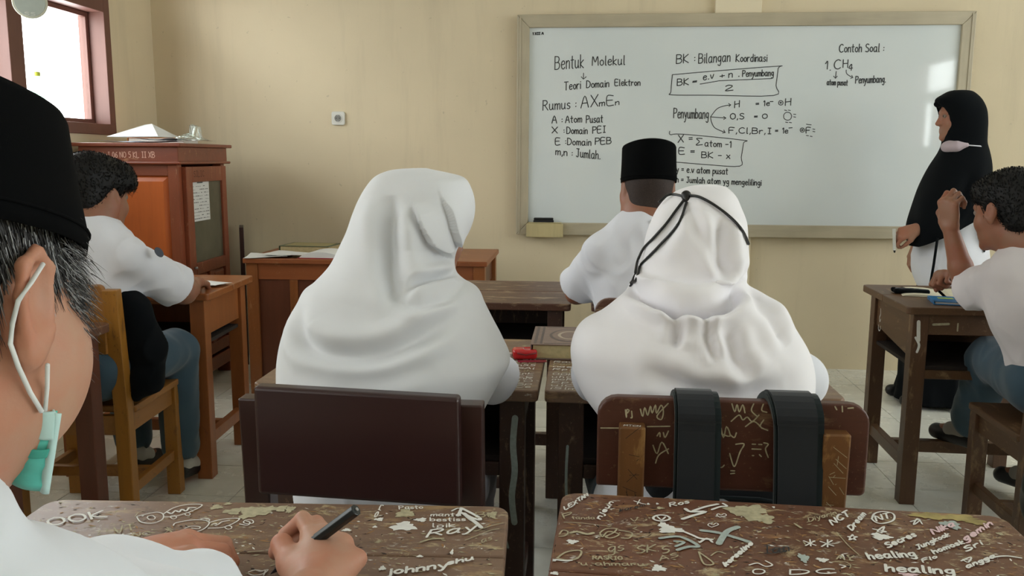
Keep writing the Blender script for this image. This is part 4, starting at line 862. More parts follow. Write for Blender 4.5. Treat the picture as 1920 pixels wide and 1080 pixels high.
sk = [(0.66, 1.69, 1.93, 4.33, .13, .13), (.60, 1.67, 1.945, 4.33, .15, .15), (.45, 1.655, 1.955, 4.33, .17, .17), (.25, 1.63, 1.965, 4.33, .18, .18), (.10, 1.60, 1.98, 4.33, .19, .19), (.02, 1.575, 1.99, 4.33, .2, .19)]
loft_scarf('long_skirt', sk, M_blackc, TT, to, [], NU=120, NV=60, und=.012, freq=22, seed=3)
for y in (4.22, 4.42): S = SDF(); S.cap((1.80, y, .035), (1.60, y, .028), .034, .028, .01); S.mesh('shoe', M_shoe, .006, TT, to)
loft_scarf('headscarf', TE, M_blackc, TT, to, [([(1.80, 1.15), (1.74, 1.0), (1.70, .85)], .012, .02, 'v'), ([(1.86, 1.15), (1.87, .95), (1.85, .82)], .012, .02, 'v')], hole=(tc, tR, .060, .080, -.010), NU=200, NV=160, und=.006, freq=14, seed=8)
hs_ = TT.children[-1]
for c_ in TT.children:
    if c_.name.startswith('headscarf'): hs_ = c_
for v_ in hs_.data.vertices:
    zz, xx = v_.co.z, v_.co.x + 1.79
    if zz < 1.0: k_ = min(1, (1.0 - zz) / .2); v_.co.z += k_ * (.150 * min(1, max(0, (xx - 1.60) / .24)) * (1 - min(1, max(0, (xx - 1.86) / .03))) - .02 * (xx > 1.88))
# brim of the headscarf jutting above the forehead
S = SDF().frame(tR, tc, 1); S.cap((-.045, .070, .050), (0, .108, .062), .010, .007, .01); S.cap((0, .108, .062), (.045, .070, .050), .007, .010, .01); S.cap((0, .100, .064), (0, .03, .105), .012, .02, .02)
S.cap((-.045, .070, .050), (-.06, .03, -.06), .010, .012, .02); S.cap((.045, .070, .050), (.06, .03, -.06), .010, .012, .02)
S.frame(); S.mesh('headscarf_brim', M_blackc, .004, TT, to)
S = SDF(); S.ell((1.728, 4.255, 1.262), (.036, .055, .030), .01); S.cap((1.745, 4.20, 1.265), (1.775, 4.185, 1.27), .022, .010, .03); S.mesh('face_mask', cloth('lilac_mask', srgb(188, 172, 180), 700), .004, TT, to)
MB().tube([(1.765 - 1.79, 4.185 - 4.33, 1.27), (1.84 - 1.79, 4.195 - 4.33, 1.265), (1.905 - 1.79, 4.25 - 4.33, 1.235)], .003, 6).build('mask_strap', M_shirt, TT, smooth=True)
mk = empty('marker_pen', (1.503, 4.235, .757), 0, 'white and grey marker pen held upright by the person at the whiteboard', 'marker')
MB().tube([(0, 0, .012), (0, 0, .085)], .0075, 12).build('barrel', M_ivory, mk, smooth=False); MB().tube([(0, 0, .085), (0, 0, .115)], .0082, 12).build('cap', M_ivory, mk); MB().tube([(0, 0, 0), (0, 0, .012)], [.003, .006], 10).build('tip', M_blackp, mk)
mk.rotation_euler = (0, rad(-5), 0)
# ================================================================== THE GREY-HAIRED MAN IN THE FOREGROUND
mo = (-0.50, 0.36, 0); mc = V3(-.418, .50, 1.104); mR = rotm(-4, -14, -7); ms = 1.0
TM = empty('person', mo, 0, 'grey-haired person in a black cap with a mask under the chin, writing at left', 'person')
M_skinm = skin('warm_tan_skin', srgb(184, 144, 120))
B = SDF(); head(B, mc, mR, ms); nk = V3(-.470, .43, .975)
B.cap(mc + mR @ V3(0, -.02, -.05), nk, .060, .064, .03); B.cap(mc + mR @ V3(.02, .02, -.06), nk + V3(.01, .03, -.02), .045, .05, .03)
B.frame(mR, mc, ms); B.ell((.050, .045, -.035), (.022, .034, .045), .03)
# ear with helix, antihelix, lobe
for x in (-1, 1):
    B.chain([(x * .081, .010, -.006), (x * .086, .005, .018), (x * .089, -.009, .026), (x * .091, -.023, .016), (x * .090, -.024, -.003), (x * .086, -.015, -.026)], [.0036, .0040, .0042, .0042, .0040, .0044], .004)
    B.ell((x * .084, -.008, -.034), (.006, .009, .011), .006)
B.frame()
shL, shR = V3(-.645, .42, .90), V3(-.335, .42, .915); elR = V3(-.285, .655, .765); wrR = V3(-.278, .835, .742); elL = V3(-.66, .68, .765); wrL = V3(-.516, .828, .746)
for s_, sh, el, wr in ((-1, shL, elL, wrL), (1, shR, elR, wrR)):
    B.cap(nk, sh, .05, .05, .03); B.cap(sh, el, .048, .040, .02); m = el * .6 + wr * .4; B.cap(el, m, .042, .038, .01); B.cap(m, wr, .038, .026, .01)
hipm = V3(-.53, .30, .50); B.cap(nk, hipm, .09, .11, .04)
# right hand gripping the pen: palm, four fingers of different length curled under, thumb along the pen
k4 = [V3(-.312, .925, .758), V3(-.293, .928, .760), V3(-.271, .918, .755), V3(-.250, .902, .745)]
for q, r in zip(k4, (.0125, .0125, .012, .011)): B.cap(wrR + (q - wrR) * .12 , q, .020, r, .014)
B.ell((-.285, .885, .743), (.036, .042, .019), .012)
def fing(p, rs): B.cap(p[0], p[1], rs, rs * .95, .006); B.cap(p[1], p[2], rs * .95, rs * .88, .003); B.cap(p[2], p[3], rs * .88, rs * .8, .003)
fing([k4[0], V3(-.332, .957, .766), V3(-.3540, .957, .745), V3(-.3595, .945, .728)], .0098)
fing([k4[1], V3(-.318, .966, .757), V3(-.337, .957, .736), V3(-.349, .945, .724)], .0098)
fing([k4[2], V3(-.292, .955, .744), V3(-.308, .944, .725), V3(-.322, .930, .720)], .0092)
fing([k4[3], V3(-.262, .936, .731), V3(-.277, .924, .719), V3(-.294, .914, .718)], .0082)
B.cap(wrR + V3(-.012, .012, .0), V3(-.322, .885, .744), .020, .0155, .014); B.cap(V3(-.322, .885, .744), V3(-.344, .916, .752), .0150, .0125, .008); B.cap(V3(-.344, .916, .752), V3(-.3565, .930, .735), .0120, .0095, .004)
# left hand lying half closed on the desk, thumb across the bent forefinger
kl = [V3(-0.4460, 0.8910, 0.7560), V3(-0.4560, 0.9100, 0.7550), V3(-0.4740, 0.9180, 0.7480), V3(-0.4940, 0.9160, 0.7400)]
for q, r in zip(kl, (.0135, .013, .012, .011)): B.cap(wrL + (q - wrL) * .15, q, .022, r, .014)
B.ell((-.482, .871, .746), (.034, .042, .020), .012, R=rotm(-30))
fing([kl[0], V3(-0.4140, 0.9110, 0.7420), V3(-0.4020, 0.9010, 0.7250), V3(-0.4120, 0.8880, 0.7180)], .0102)
fing([kl[1], V3(-0.4220, 0.9340, 0.7400), V3(-0.4100, 0.9260, 0.7220), V3(-0.4220, 0.9120, 0.7170)], .0102)
fing([kl[2], V3(-0.4440, 0.9480, 0.7340), V3(-0.4340, 0.9400, 0.7190), V3(-0.4450, 0.9280, 0.7160)], .0095)
fing([kl[3], V3(-0.4720, 0.9460, 0.7280), V3(-0.4640, 0.9400, 0.7160), V3(-0.4720, 0.9300, 0.7150)], .0085)
B.cap(wrL + V3(.012, .004, .0), V3(-0.4660, 0.8510, 0.7500), .022, .017, .014); B.cap(V3(-0.4660, 0.8510, 0.7500), V3(-0.4340, 0.8680, 0.7550), .0160, .0135, .008); B.cap(V3(-0.4340, 0.8680, 0.7550), V3(-0.4060, 0.8810, 0.7360), .0128, .0100, .004)
for s_ in (-1, 1): B.cap(hipm + V3(s_ * .09, 0, 0), hipm + V3(s_ * .12, .38, 0), .07, .055, .02); B.cap(hipm + V3(s_ * .12, .38, 0), V3(hipm[0] + s_ * .12, .70, .08), .05, .035, .02)
B.mesh('body', M_skinm, .0032, TM, mo, 1); eyes(TM, mc, mR, ms, mo)
# thumb nail
N = SDF(); N.ell((-.4125, .8745, .7455), (.0065, .0055, .0048), .002); N.mesh('thumb_nail', plain('pink_nail', srgb(214, 150, 140), .35), .0012, TM, mo)
S = SDF(); S.ell((-.50, .37, .78), (.20, .13, .20), .06); S.ell((-.52, .33, .56), (.19, .14, .16), .06); S.cap(nk + V3(0, -.01, -.035), nk + (mc - nk) * .18, .092, .078, .04)
for sh, el, wr, c in ((shL, elL, wrL, .86), (shR, elR, wrR, .30)):
    S.cap(nk + V3(0, -.01, -.04), sh, .075, .066, .05); S.cap(sh, el, .068, .062, .04); S.cap(el, el + (wr - el) * c, .060, .048, .02)
S.cap(V3(-.365, .43, .925), V3(-.385, .50, .882), .050, .050, .04); S.cap(V3(-.385, .50, .882), V3(-.385, .62, .832), .050, .046, .05); S.cap(V3(-.385, .62, .832), V3(-.368, .745, .782), .046, .040, .04); S.cap(V3(-.41, .34, .975), V3(-.375, .42, .945), .06, .045, .03)
S.cap(V3(-.41, .35, 1.0), V3(-.366, .415, .995), .045, .042, .03); S.post = folds(.007, 17); S.mesh('white_shirt', cloth('bright_white_shirt', srgb(228, 233, 240), 1100, .85, .015), .0045, TM, mo)
K = SDF(); K.ell(hipm, (.17, .13, .10), .04)
for s_ in (-1, 1): K.cap(hipm + V3(s_ * .09, 0, 0), hipm + V3(s_ * .12, .38, 0), .09, .075, .03); K.cap(hipm + V3(s_ * .12, .38, 0), V3(hipm[0] + s_ * .12, .70, .12), .07, .06, .02)
K.mesh('trousers', M_blackc, .01, TM, mo)
# grey hair: close shell and loose locks
M_gh = plain('grey_hair_base', srgb(62, 60, 60), .6, .4, .35, 160); M_g1 = plain('dark_grey_hair_strand', srgb(60, 58, 58), .45); M_g2 = plain('silver_hair_strand', srgb(168, 170, 172), .4)
H = SDF().frame(mR, mc, ms); H.ell((0, -.016, .030), (.081, .100, .082), .01); H.ell((0, -.060, -.012), (.070, .046, .062), .03)
H.box((0, .165, -.02), (.12, .10, .06), .01, .012, '-'); H.box((0, .10, -.075), (.12, .10, .06), .01, .02, '-'); H.box((0, 0, -.130), (.15, .2, .06), .01, .02, '-')
for x in (-1, 1): H.ell((x * .092, -.002, -.010), (.022, .024, .036), .008, '-')
H.post = lambda P, d: d - .0012 * wav(P, 260, 0, 7)
ho = H.mesh('hair', M_gh, .0028, TM, mo)
me = ho.data; n = len(me.vertices); co = np.empty(n * 3); me.vertices.foreach_get('co', co); co = co.reshape(-1, 3); no = np.empty(n * 3); me.vertices.foreach_get('normal', no); no = no.reshape(-1, 3)
loc = ((co + V3(*mo) - mc) @ mR); ok = np.where((loc[:, 2] < .062) & (loc[:, 0] > -.05))[0]
for k_, (m_, cnt, L_) in enumerate(((M_g1, 6000, .020), (M_g2, 3000, .020), (M_gh, 5000, .019))):
    pk = np.random.RandomState(20 + k_).choice(ok, min(cnt, len(ok)), replace=False)
    flow = no[pk] * .10 + (mR @ V3(0, .40, -.85)) * .95; strands('hair_locks', co[pk] - no[pk] * .002, flow, L_, .00055, m_, TM, 40 + k_, .25, jit=.10)
# wisps standing past the temple
tw = mc + mR @ V3(.071, .048, .012) - V3(*mo); rnd = np.random.RandomState(5); pts = tw + rnd.normal(size=(260, 3)) * [.002, .007, .020]
strands('temple_wisps', pts, np.tile(mR @ V3(.3, .8, -.55), (260, 1)), .014, .0004, M_g2, TM, 61, .3); strands('temple_wisps', pts + .002, np.tile(mR @ V3(.2, .8, -.65), (260, 1)), .016, .0004, M_g1, TM, 62, .3)
songkok(TM, mc, mR, mo, .093, .114, .098, -2, z0=.040, ridge=.014, y0=-.008, flare=.88)
# mask straps behind the ear and the mask pulled below the chin
def wpts(l): return [tuple(V3(*p) - V3(*mo)) for p in l]
def on(p, out=.0):  # small shift towards the viewer's side
    v = V3(*p); c = V3(0, 0, 1.2); d = c - v; return tuple(v + d / np.linalg.norm(d) * out)
def snap(p, lift=.002):  # lay a point on the skin or hair it rests on
    c = V3(0, 0, 1.2); d = V3(*p) - c; d /= np.linalg.norm(d); t = .35
    for _ in range(80):
        q = c + d * t; e = min(B.ev(q[None])[0], H.ev(q[None])[0]) - lift
        if e < .0004: break
        t += e * .8
    return tuple(c + d * t)
M_strap = plain('white_elastic', srgb(226, 230, 228), .8)
MB().tube(wpts([snap(p) for p in [(-.330, .495, 1.134), (-.3365, .492, 1.123), (-.343, .488, 1.112), (-.348, .488, 1.098), (-.3505, .488, 1.085), (-.348, .490, 1.07), (-.343, .492, 1.053), (-.3385, .495, 1.040)]]), .0015, 8).build('mask_strap', M_strap, TM, smooth=True)
MB().tube(wpts([snap(p) for p in [(-.3335, .497, 1.070), (-.335, .497, 1.055), (-.3375, .497, 1.040)]]), .0014, 8).build('mask_strap', M_strap, TM, smooth=True)
def patch(name, c4, mat, nu=16, nv=12, pleat=.0, out=.0, bul=.006):
    """c4: corner loop (upper left, upper right, lower right, lower left)"""
    a, b, c, d = [V3(*on(p, out)) for p in c4]; v = []; f = []; nr = np.cross(b - a, d - a); nr /= np.linalg.norm(nr)
    if nr @ (V3(0, 0, 1.2) - a) < 0: nr = -nr
    for i in range(nv + 1):
        for j in range(nu + 1):
            s_, t_ = j / nu, i / nv; p = (a * (1 - s_) + b * s_) * (1 - t_) + (d * (1 - s_) + c * s_) * t_
            v.append(p + nr * (bul * math.sin(math.pi * s_) + pleat * math.sin(t_ * 22)) - V3(*mo))
    for i in range(nv):
        for j in range(nu): q = i * (nu + 1) + j; f.append((q, q + 1, q + nu + 2, q + nu + 1))
    o = link_mesh(name, v, f, mat, TM, smooth=True); o.modifiers.new('t', 'SOLIDIFY').thickness = .0012; return o
M_teal = cloth('teal_mask_fabric', srgb(96, 196, 180), 500, .8, .08); M_tealp = cloth('pale_mask_lining', srgb(190, 222, 218), 500, .8, .04)
patch('mask_panel', [(-.358, .515, 1.038), (-.345, .52, 1.033), (-.363, .525, .975), (-.385, .52, .985)], M_teal, pleat=.0012, out=.020, bul=.004)
patch('mask_lining', [(-.346, .519, 1.034), (-.3435, .521, 1.031), (-.3605, .527, .972), (-.3655, .526, .975)], M_tealp, out=.021, bul=.002)
patch('mask_fold', [(-.3575, .515, 1.037), (-.346, .519, 1.033), (-.349, .52, 1.013), (-.3655, .518, 1.018)], M_tealp, out=.0225, bul=.003)
patch('mask_fold', [(-.369, .517, 1.010), (-.353, .521, 1.006), (-.356, .522, 1.000), (-.373, .518, 1.004)], plain('darker_teal_pleat', srgb(70, 168, 150), .8), out=.0235, bul=.003)
# the pen
pn = empty('pen', (-.3585, .915, .7145), 0, 'black pen held in the writing hand of the grey-haired person', 'pen'); dv = Vector((-.2345 + .3585, .885 - .915, .8205 - .7145)); q = dv.to_track_quat('Z', 'Y')
pn.rotation_mode = 'QUATERNION'; pn.rotation_quaternion = q
M_penb = plain('black_green_pen_barrel', srgb(20, 27, 26), .35); pb = MB()
pb.tube([(0, 0, .012), (0, 0, .020), (0, 0, .144)], [.0040, .0064, .0064], 8); pb.build('barrel', M_penb, pn, bevel=.0006)
MB().tube([(0, 0, 0), (0, 0, .003), (0, 0, .013)], [.0004, .0010, .0032], 12).build('tip', plain('dark_pen_tip', srgb(24, 26, 44), .3), pn, smooth=False)
MB().tube([(0, 0, .085), (0, 0, .150)], [.0074, .0070], 8).build('cap', M_penb, pn, bevel=.0008); MB().tube([(.0005, 0, .1502), (.0005, 0, .1515)], .0022, 8).build('cap_vent', M_metal, pn)
# ================================================================== BAGS, JACKET AND SMALL THINGS
M_bag = cloth('black_bag_nylon', srgb(30, 33, 37), 500, .7, .08); M_bag2 = cloth('strap_mesh_padding', srgb(24, 34, 36), 260, .9, .15); M_olive = cloth('dark_olive_bag_fabric', srgb(30, 32, 24), 500, .8, .1)
def strap(T, x0, x1, x0b, x1b, yf, zt, zb, ytop=-.02):
    """padded strap over the board top: hangs down the viewer's side and hooks over to the seat side"""
    path = [(ytop + .075, zt - .05), (ytop + .055, zt - .006), (ytop + .035, zt + .012), (ytop + .012, zt + .012), (ytop - .006, zt - .006), (yf, zt - .03), (yf - .004, (zt + zb) / 2), (yf, zb)]
    cr = [np.array(q) for q in path]; pth = []
    for i_ in range(len(cr) - 1):
        a_, b_, c_, d_ = cr[max(i_ - 1, 0)], cr[i_], cr[i_ + 1], cr[min(i_ + 2, len(cr) - 1)]
        for t_ in (0, .34, .67): pth.append(tuple(.5 * ((2 * b_) + (c_ - a_) * t_ + (2 * a_ - 5 * b_ + 4 * c_ - d_) * t_ * t_ + (3 * b_ - a_ - 3 * c_ + d_) * t_ ** 3)))
    path = pth + [path[-1]]
    def strip(u0, u1, t0, th, name, mat, seg=2):
        P = []; nrm = []
        for i in range(len(path) - 1):
            for s_ in range(seg): t = s_ / seg; P.append(((path[i][0] * (1 - t) + path[i + 1][0] * t), path[i][1] * (1 - t) + path[i + 1][1] * t))
        P.append(path[-1]); v = []; n = len(P)
        for i in range(n):
            a, b = P[max(0, i - 1)], P[min(n - 1, i + 1)]; dx, dz = b[0] - a[0], b[1] - a[1]; l = math.hypot(dx, dz); ny, nz = dz / l, -dx / l
            k = i / (n - 1); xa, xb = x0 + (x0b - x0) * k, x1 + (x1b - x1) * k; X0, X1 = xa + (xb - xa) * u0, xa + (xb - xa) * u1
            for x, o in ((X0, t0), (X1, t0), (X1, t0 + th), (X0, t0 + th)): v.append((x, P[i][0] + ny * o, P[i][1] + nz * o))
        f = [tuple(i * 4 + q for q in (0, 1, 2, 3)) for i in (0,)] + [tuple((n - 1) * 4 + q for q in (3, 2, 1, 0))]
        for i in range(n - 1):
            for q in range(4): f.append((i * 4 + q, (i + 1) * 4 + q, (i + 1) * 4 + (q + 1) % 4, i * 4 + (q + 1) % 4))
        o = link_mesh(name, v, f, mat, T, smooth=False, bevel=.003, seg=3); return o
    strip(0, 1, 0, .010, 'strap_pad', M_bag2); strip(.07, .86, .010, .004, 'strap_webbing', M_bag); strip(.865, .885, .010, .0015, 'strap_seam', M_bag2); strip(.02, .04, .010, .0015, 'strap_seam', M_bag2)
BG = empty('backpack', (.265, 1.36, 0), -1, 'black backpack hung from the scribbled chair by its two wide straps', 'backpack')
strap(BG, -.116, -.046, -.110, -.036, -.022, .802, .50); strap(BG, .022, .108, .052, .124, -.022, .804, .50)
S = SDF(); S.box((0, .135, .52), (.155, .045, .125), .03, .02); S.box((0, .155, .50), (.12, .05, .085), .03, .03); S.post = folds(.004, 24); S.mesh('bag_body', M_bag, .006, BG, (0, 0, 0))
MB().tube([(-.15, .088, .60), (-.05, .086, .615), (.05, .086, .615), (.15, .088, .60)], .003, 6).build('zip', M_bag2, BG, smooth=True)
# dark bag on the right chair
BR = empty('shoulder_bag', (1.33, 2.33, 0), 0, 'dark olive bag hanging behind the chair at the right edge', 'bag')
S = SDF(); S.box((.02, .0, .42), (.10, .055, .22), .05, .03); S.ell((-.02, -.02, .30), (.095, .065, .12), .05); S.ell((-.06, 0, .50), (.05, .05, .10), .04); S.post = folds(.016, 17); S.mesh('bag_body', M_olive, .006, BR)
MB().tube([(-.10, -.06, .48), (-.115, -.065, .46), (-.11, -.07, .44), (-.095, -.07, .425)], .004, 8).build('buckle', M_metal, BR, smooth=True); MB().tube([(-.09, -.05, .40), (-.10, -.055, .385), (-.10, -.06, .37)], .003, 8).build('buckle', M_metal, BR, smooth=True)
MB().tube([(.0, .02, .60), (-.03, .05, .72), (.02, .08, .79), (.07, .05, .72), (.06, .02, .60)], .008, 8).build('bag_strap', M_olive, BR, smooth=True)
# jacket draped on the yellow chair
JK = empty('jacket', (-1.520, 2.50, 0), 4, 'black jacket hung over the right side of the yellow chair back', 'jacket')
S = SDF(); S.cap((-.06, .0, .845), (.05, .01, .825), .022, .024, .02); S.cap((.05, .01, .825), (.125, .02, .72), .026, .042, .03); S.cap((.125, .02, .72), (.155, .03, .60), .045, .050, .03); S.cap((.155, .03, .60), (.150, .02, .50), .050, .045, .03); S.cap((.15, .02, .50), (.125, .0, .45), .045, .02, .03); S.cap((.08, .03, .78), (.09, .03, .50), .03, .04, .03)
S.post = folds(.010, 24); S.mesh('jacket_body', M_blackc, .005, JK); 
# books on the girls' desks
M_qc = plain('patterned_cover_band', srgb(96, 84, 80), .5); qb = book('prayer_book', (-.03, 2.16, .7105), 0, .185, .225, .038, M_quran, M_pages, 'thick brown patterned book lying across the two joined desks', 'book')
for (x0, x1, y0, y1) in ((-.085, -.078, -.105, .105), (-.070, -.064, -.105, .105), (.075, .081, -.105, .105), (-.06, .07, .098, .103), (-.06, .07, -.103, -.098)): bx('cover_band', M_qc, qb, x0, x1, y0, y1, .0381, .0384, 0)
for k, (rx, ry, m_) in enumerate(((.055, .078, M_qc), (.048, .069, M_quran), (.034, .05, plain('cover_medallion', srgb(176, 160, 140), .5)), (.026, .04, M_quran))):
    MB().prism([(.005 + rx * math.copysign(abs(math.cos(t)) ** .8, math.cos(t)), ry * math.copysign(abs(math.sin(t)) ** 1.3, math.sin(t))) for t in [q * math.pi / 16 for q in range(32)]], 2, .0381, .0383 + k * .0002).build('cover_medallion', m_, qb)
bx('bookmark', plain('pink_bookmark', srgb(220, 110, 130), .6), qb, -.075, -.052, .105, .120, .030, .034, .001)
rc = empty('pencil_case', (-.137, 2.055, .7105), 10, 'small shiny red plastic case beside the thick brown book', 'case')
M_rp = plain('shiny_red_plastic', srgb(196, 34, 38), .18, .6); S = SDF(); S.box((0, 0, .013), (.030, .021, .013), .009, .004); S.box((.012, -.003, .027), (.012, .012, .003), .002, .004, '-'); S.mesh('case_body', M_rp, .0016, rc)
MB().tube([(-.02, -.021, .018), (0, -.0235, .014), (.027, -.0215, .017)], .0018, 6).build('case_seam', plain('dark_red_seam', srgb(120, 16, 22), .3), rc, smooth=True); MB().box(-.047, -.03, -.005, .010, .004, .014).build('case_tab', M_ivory, rc, bevel=.002)
bx('wrapper', plain('red_cellophane', srgb(150, 50, 66), .3), rc, -.02, .05, -.045, -.025, 0.0, .0012, 0)
# right desk things
ob = empty('open_book', (1.335, 3.235, .7105), -14, 'open cream exercise book under the forearm on the right desk', 'book')
bulge(-.15, .0, -.10, .10, 0, .008).build('left_pages', M_paper2, ob); bulge(.001, .15, -.10, .10, 0, .009).build('right_pages', M_paper2, ob)
M_blue = plain('blue_glossy_cover', srgb(40, 120, 180), .25, .5, .25, 30)
nbk = book('notebook', (1.31, 3.035, .7105), -12, .19, .125, .012, M_blue, M_pagesw, 'blue glossy notebook near the front edge of the right desk', 'notebook')
bx('cover_stripe', plain('yellow_green_cover_print', srgb(150, 180, 70), .4), nbk, -.07, -.02, .0, .03, .0121, .0123, 0); bx('cover_stripe', plain('white_cover_print', srgb(210, 220, 226), .4), nbk, .02, .08, .02, .04, .0121, .0123, 0)
pc = empty('pencil_pouch', (1.215, 3.225, .7105), -16, 'flat black pencil pouch left of the blue notebook', 'pouch')
S = SDF(); S.box((0, 0, .010), (.06, .020, .008), .007, .004); S.box((-.045, .022, .012), (.022, .010, .006), .005, .01); S.post = folds(.003, 60); S.mesh('pouch_body', M_blackc, .002, pc); MB().tube([(-.055, 0, .0195), (0, .002, .021), (.055, 0, .0195)], .0012, 6).build('zip', M_metal, pc, smooth=True)
# left desk papers
for k, (x, y, r, l) in enumerate([(-1.60, 3.10, 10, 'open white sheet under the left forearm of the bare-headed person'), (-1.42, 3.14, -15, 'white sheet at the right of the bare-headed person desk, by his elbow')]):
    sheet('worksheet', (x, y, .7108 + .002 * k), r, .20 if k == 0 else .12, .27 if k == 0 else .10, l, seed=20 + k, curl=.006)
# sleeve badge of the boy
MB().prism([(.014 * math.cos(t), .018 * math.sin(t)) for t in [q * math.pi / 8 for q in range(16)]], 0, 0, .002).build('sleeve_badge', plain('dark_badge', srgb(70, 76, 88), .7), TB1, loc=(-1.306 + 1.60, 2.53 - 2.60, .905)).rotation_euler = (0, rad(-35), rad(-25))
# framed board beside the cabinet
fb = empty('picture_frame', (-1.972, 4.80, 0.0), 112, 'dark red framed board leaning between the cabinet and the teacher desk', 'frame')
for a in (-.10, .075): bx('frame_bar', M_maroonv, fb, a, a + .025, -.012, .012, .30, .80)
bx('frame_bar', M_maroon, fb, -.075, .075, -.012, .012, .775, .80); bx('frame_bar', M_maroon, fb, -.075, .075, -.012, .012, .30, .325); bx('backing', M_paper, fb, -.075, .075, -.002, .004, .325, .775, 0)
for a in (-.10, .075): bx('frame_foot', M_maroonv, fb, a, a + .025, -.012, .012, 0, .30)
# bottle on the outer sill, hanging disc
bt = empty('water_bottle', (XL - .155 + .0, 3.83, 1.365), 0, 'clear plastic bottle with a yellow-green cap on the window sill', 'bottle')
bt.location = (XL - .055, 3.935, 1.3655)
M_pet = bpy.data.materials.new('clear_bottle_plastic'); M_pet.use_nodes = True; nt = M_pet.node_tree; nt.nodes.clear(); o_ = nt.nodes.new('ShaderNodeOutputMaterial'); t_ = nt.nodes.new('ShaderNodeBsdfTransparent'); t_.inputs[0].default_value = (.62, .80, .70, 1); g_ = nt.nodes.new('ShaderNodeBsdfGlossy'); g_.inputs[0].default_value = (.9, .95, .92, 1); g_.inputs['Roughness'].default_value = .15; m_ = nt.nodes.new('ShaderNodeMixShader'); m_.inputs[0].default_value = .3
nt.links.new(t_.outputs[0], m_.inputs[1]); nt.links.new(g_.outputs[0], m_.inputs[2]); nt.links.new(m_.outputs[0], o_.inputs[0])
MB().tube([(0, 0, z) for z in (0, .01, .05, .055, .10, .105, .15, .175, .195, .205, .21)], [.028, .030, .030, .0285, .030, .0285, .030, .024, .013, .012, .012], 20).build('bottle_body', M_pet, bt, smooth=True)
MB().tube([(0, 0, .205), (0, 0, .224)], .014, 16).build('bottle_cap', plain('yellow_green_cap', srgb(190, 200, 60), .4), bt)
dk = empty('hanging_disc', (-2.235, 3.40, 1.81), 0, 'round grey hanging disc with a pale rim in front of the window top', 'disc'); rdk = .064
def disc_pts(r, n=40): return [(r * math.cos(2 * math.pi * k / n), r * math.sin(2 * math.pi * k / n)) for k in range(n)]
MB().prism(disc_pts(rdk), 1, -.006, .006).build('rim', plain('cream_rim', srgb(196, 196, 178), .5), dk, bevel=.003); MB().prism(disc_pts(rdk * .87), 1, -.0075, .0075).build('face', plain('grey_disc_face', srgb(168, 176, 168), .5), dk, bevel=.001)
MB().tube([(0, 0, rdk), (0, 0, ZC - 1.81)], .0015, 6).build('hanging_cord', M_ivory, dk); dk.rotation_euler = (0, 0, rad(30))
# plastic bag on the cabinet
pb_ = empty('plastic_bag', (-1.985, 4.22, CT + .012), 0, 'crumpled clear plastic bag on the right end of the cabinet top', 'plastic bag')
rnd = np.random.RandomState(3); v = []; f = []; nn = 26
for i in range(nn):
    for j in range(nn):
        x, y = (i / (nn - 1) - .5) * .20, (j / (nn - 1) - .5) * .17; r_ = math.hypot(x / .10, y / .085); v.append((x + .008 * math.sin(j * 1.9 + i * .7), y + .008 * math.sin(i * 2.3), max(0, (1 - r_) * .035) + .006 * abs(math.sin(i * 1.3 + j * 2.1)) * (1.2 - min(r_, 1)) + (.05 if (i - 17) ** 2 + (j - 12) ** 2 < 9 else 0) + .001))
for i in range(nn - 1):
    for j in range(nn - 1): q = i * nn + j; f.append((q, q + nn, q + nn + 1, q + 1))
M_pb = M_pet.copy(); M_pb.name = 'clear_bag_film'; [setattr(n_.inputs[0], 'default_value', .45) for n_ in M_pb.node_tree.nodes if n_.type == 'MIX_SHADER']; [setattr(n_.inputs[0], 'default_value', (.92, .93, .92, 1)) for n_ in M_pb.node_tree.nodes if n_.type == 'BSDF_TRANSPARENT']
link_mesh('bag_film', v, f, M_pb, pb_, smooth=False)
# timetable taped inside the glass door (child of the door)
pp = MB(); yy0, yy1, zz0, zz1 = -.185, .05, .87, 1.085
pp.box(xd + .0125, xd + .0135, yy0, yy1, zz0, zz1); pl = pp.build('timetable_sheet', M_paper, door); pr = MB(); rnd = random.Random(4)
for r in range(12):
    z = zz1 - .022 - r * .0165; y = yy0 + .012
    if r == 0: pr.box(xd + .0136, xd + .0139, -.10, -.03, z, z + .006); continue
    while y < yy1 - .015:
        w_ = rnd.uniform(.008, .022)
        if rnd.random() < .8: pr.box(xd + .0136, xd + .0139, y, min(y + w_, yy1 - .01), z, z + rnd.choice((.0018, .004)))
        y += w_ + .005
pr.build('printed_rows', M_print, pl); tag(door.children[-1] if False else pl.children[0], kind='stuff')
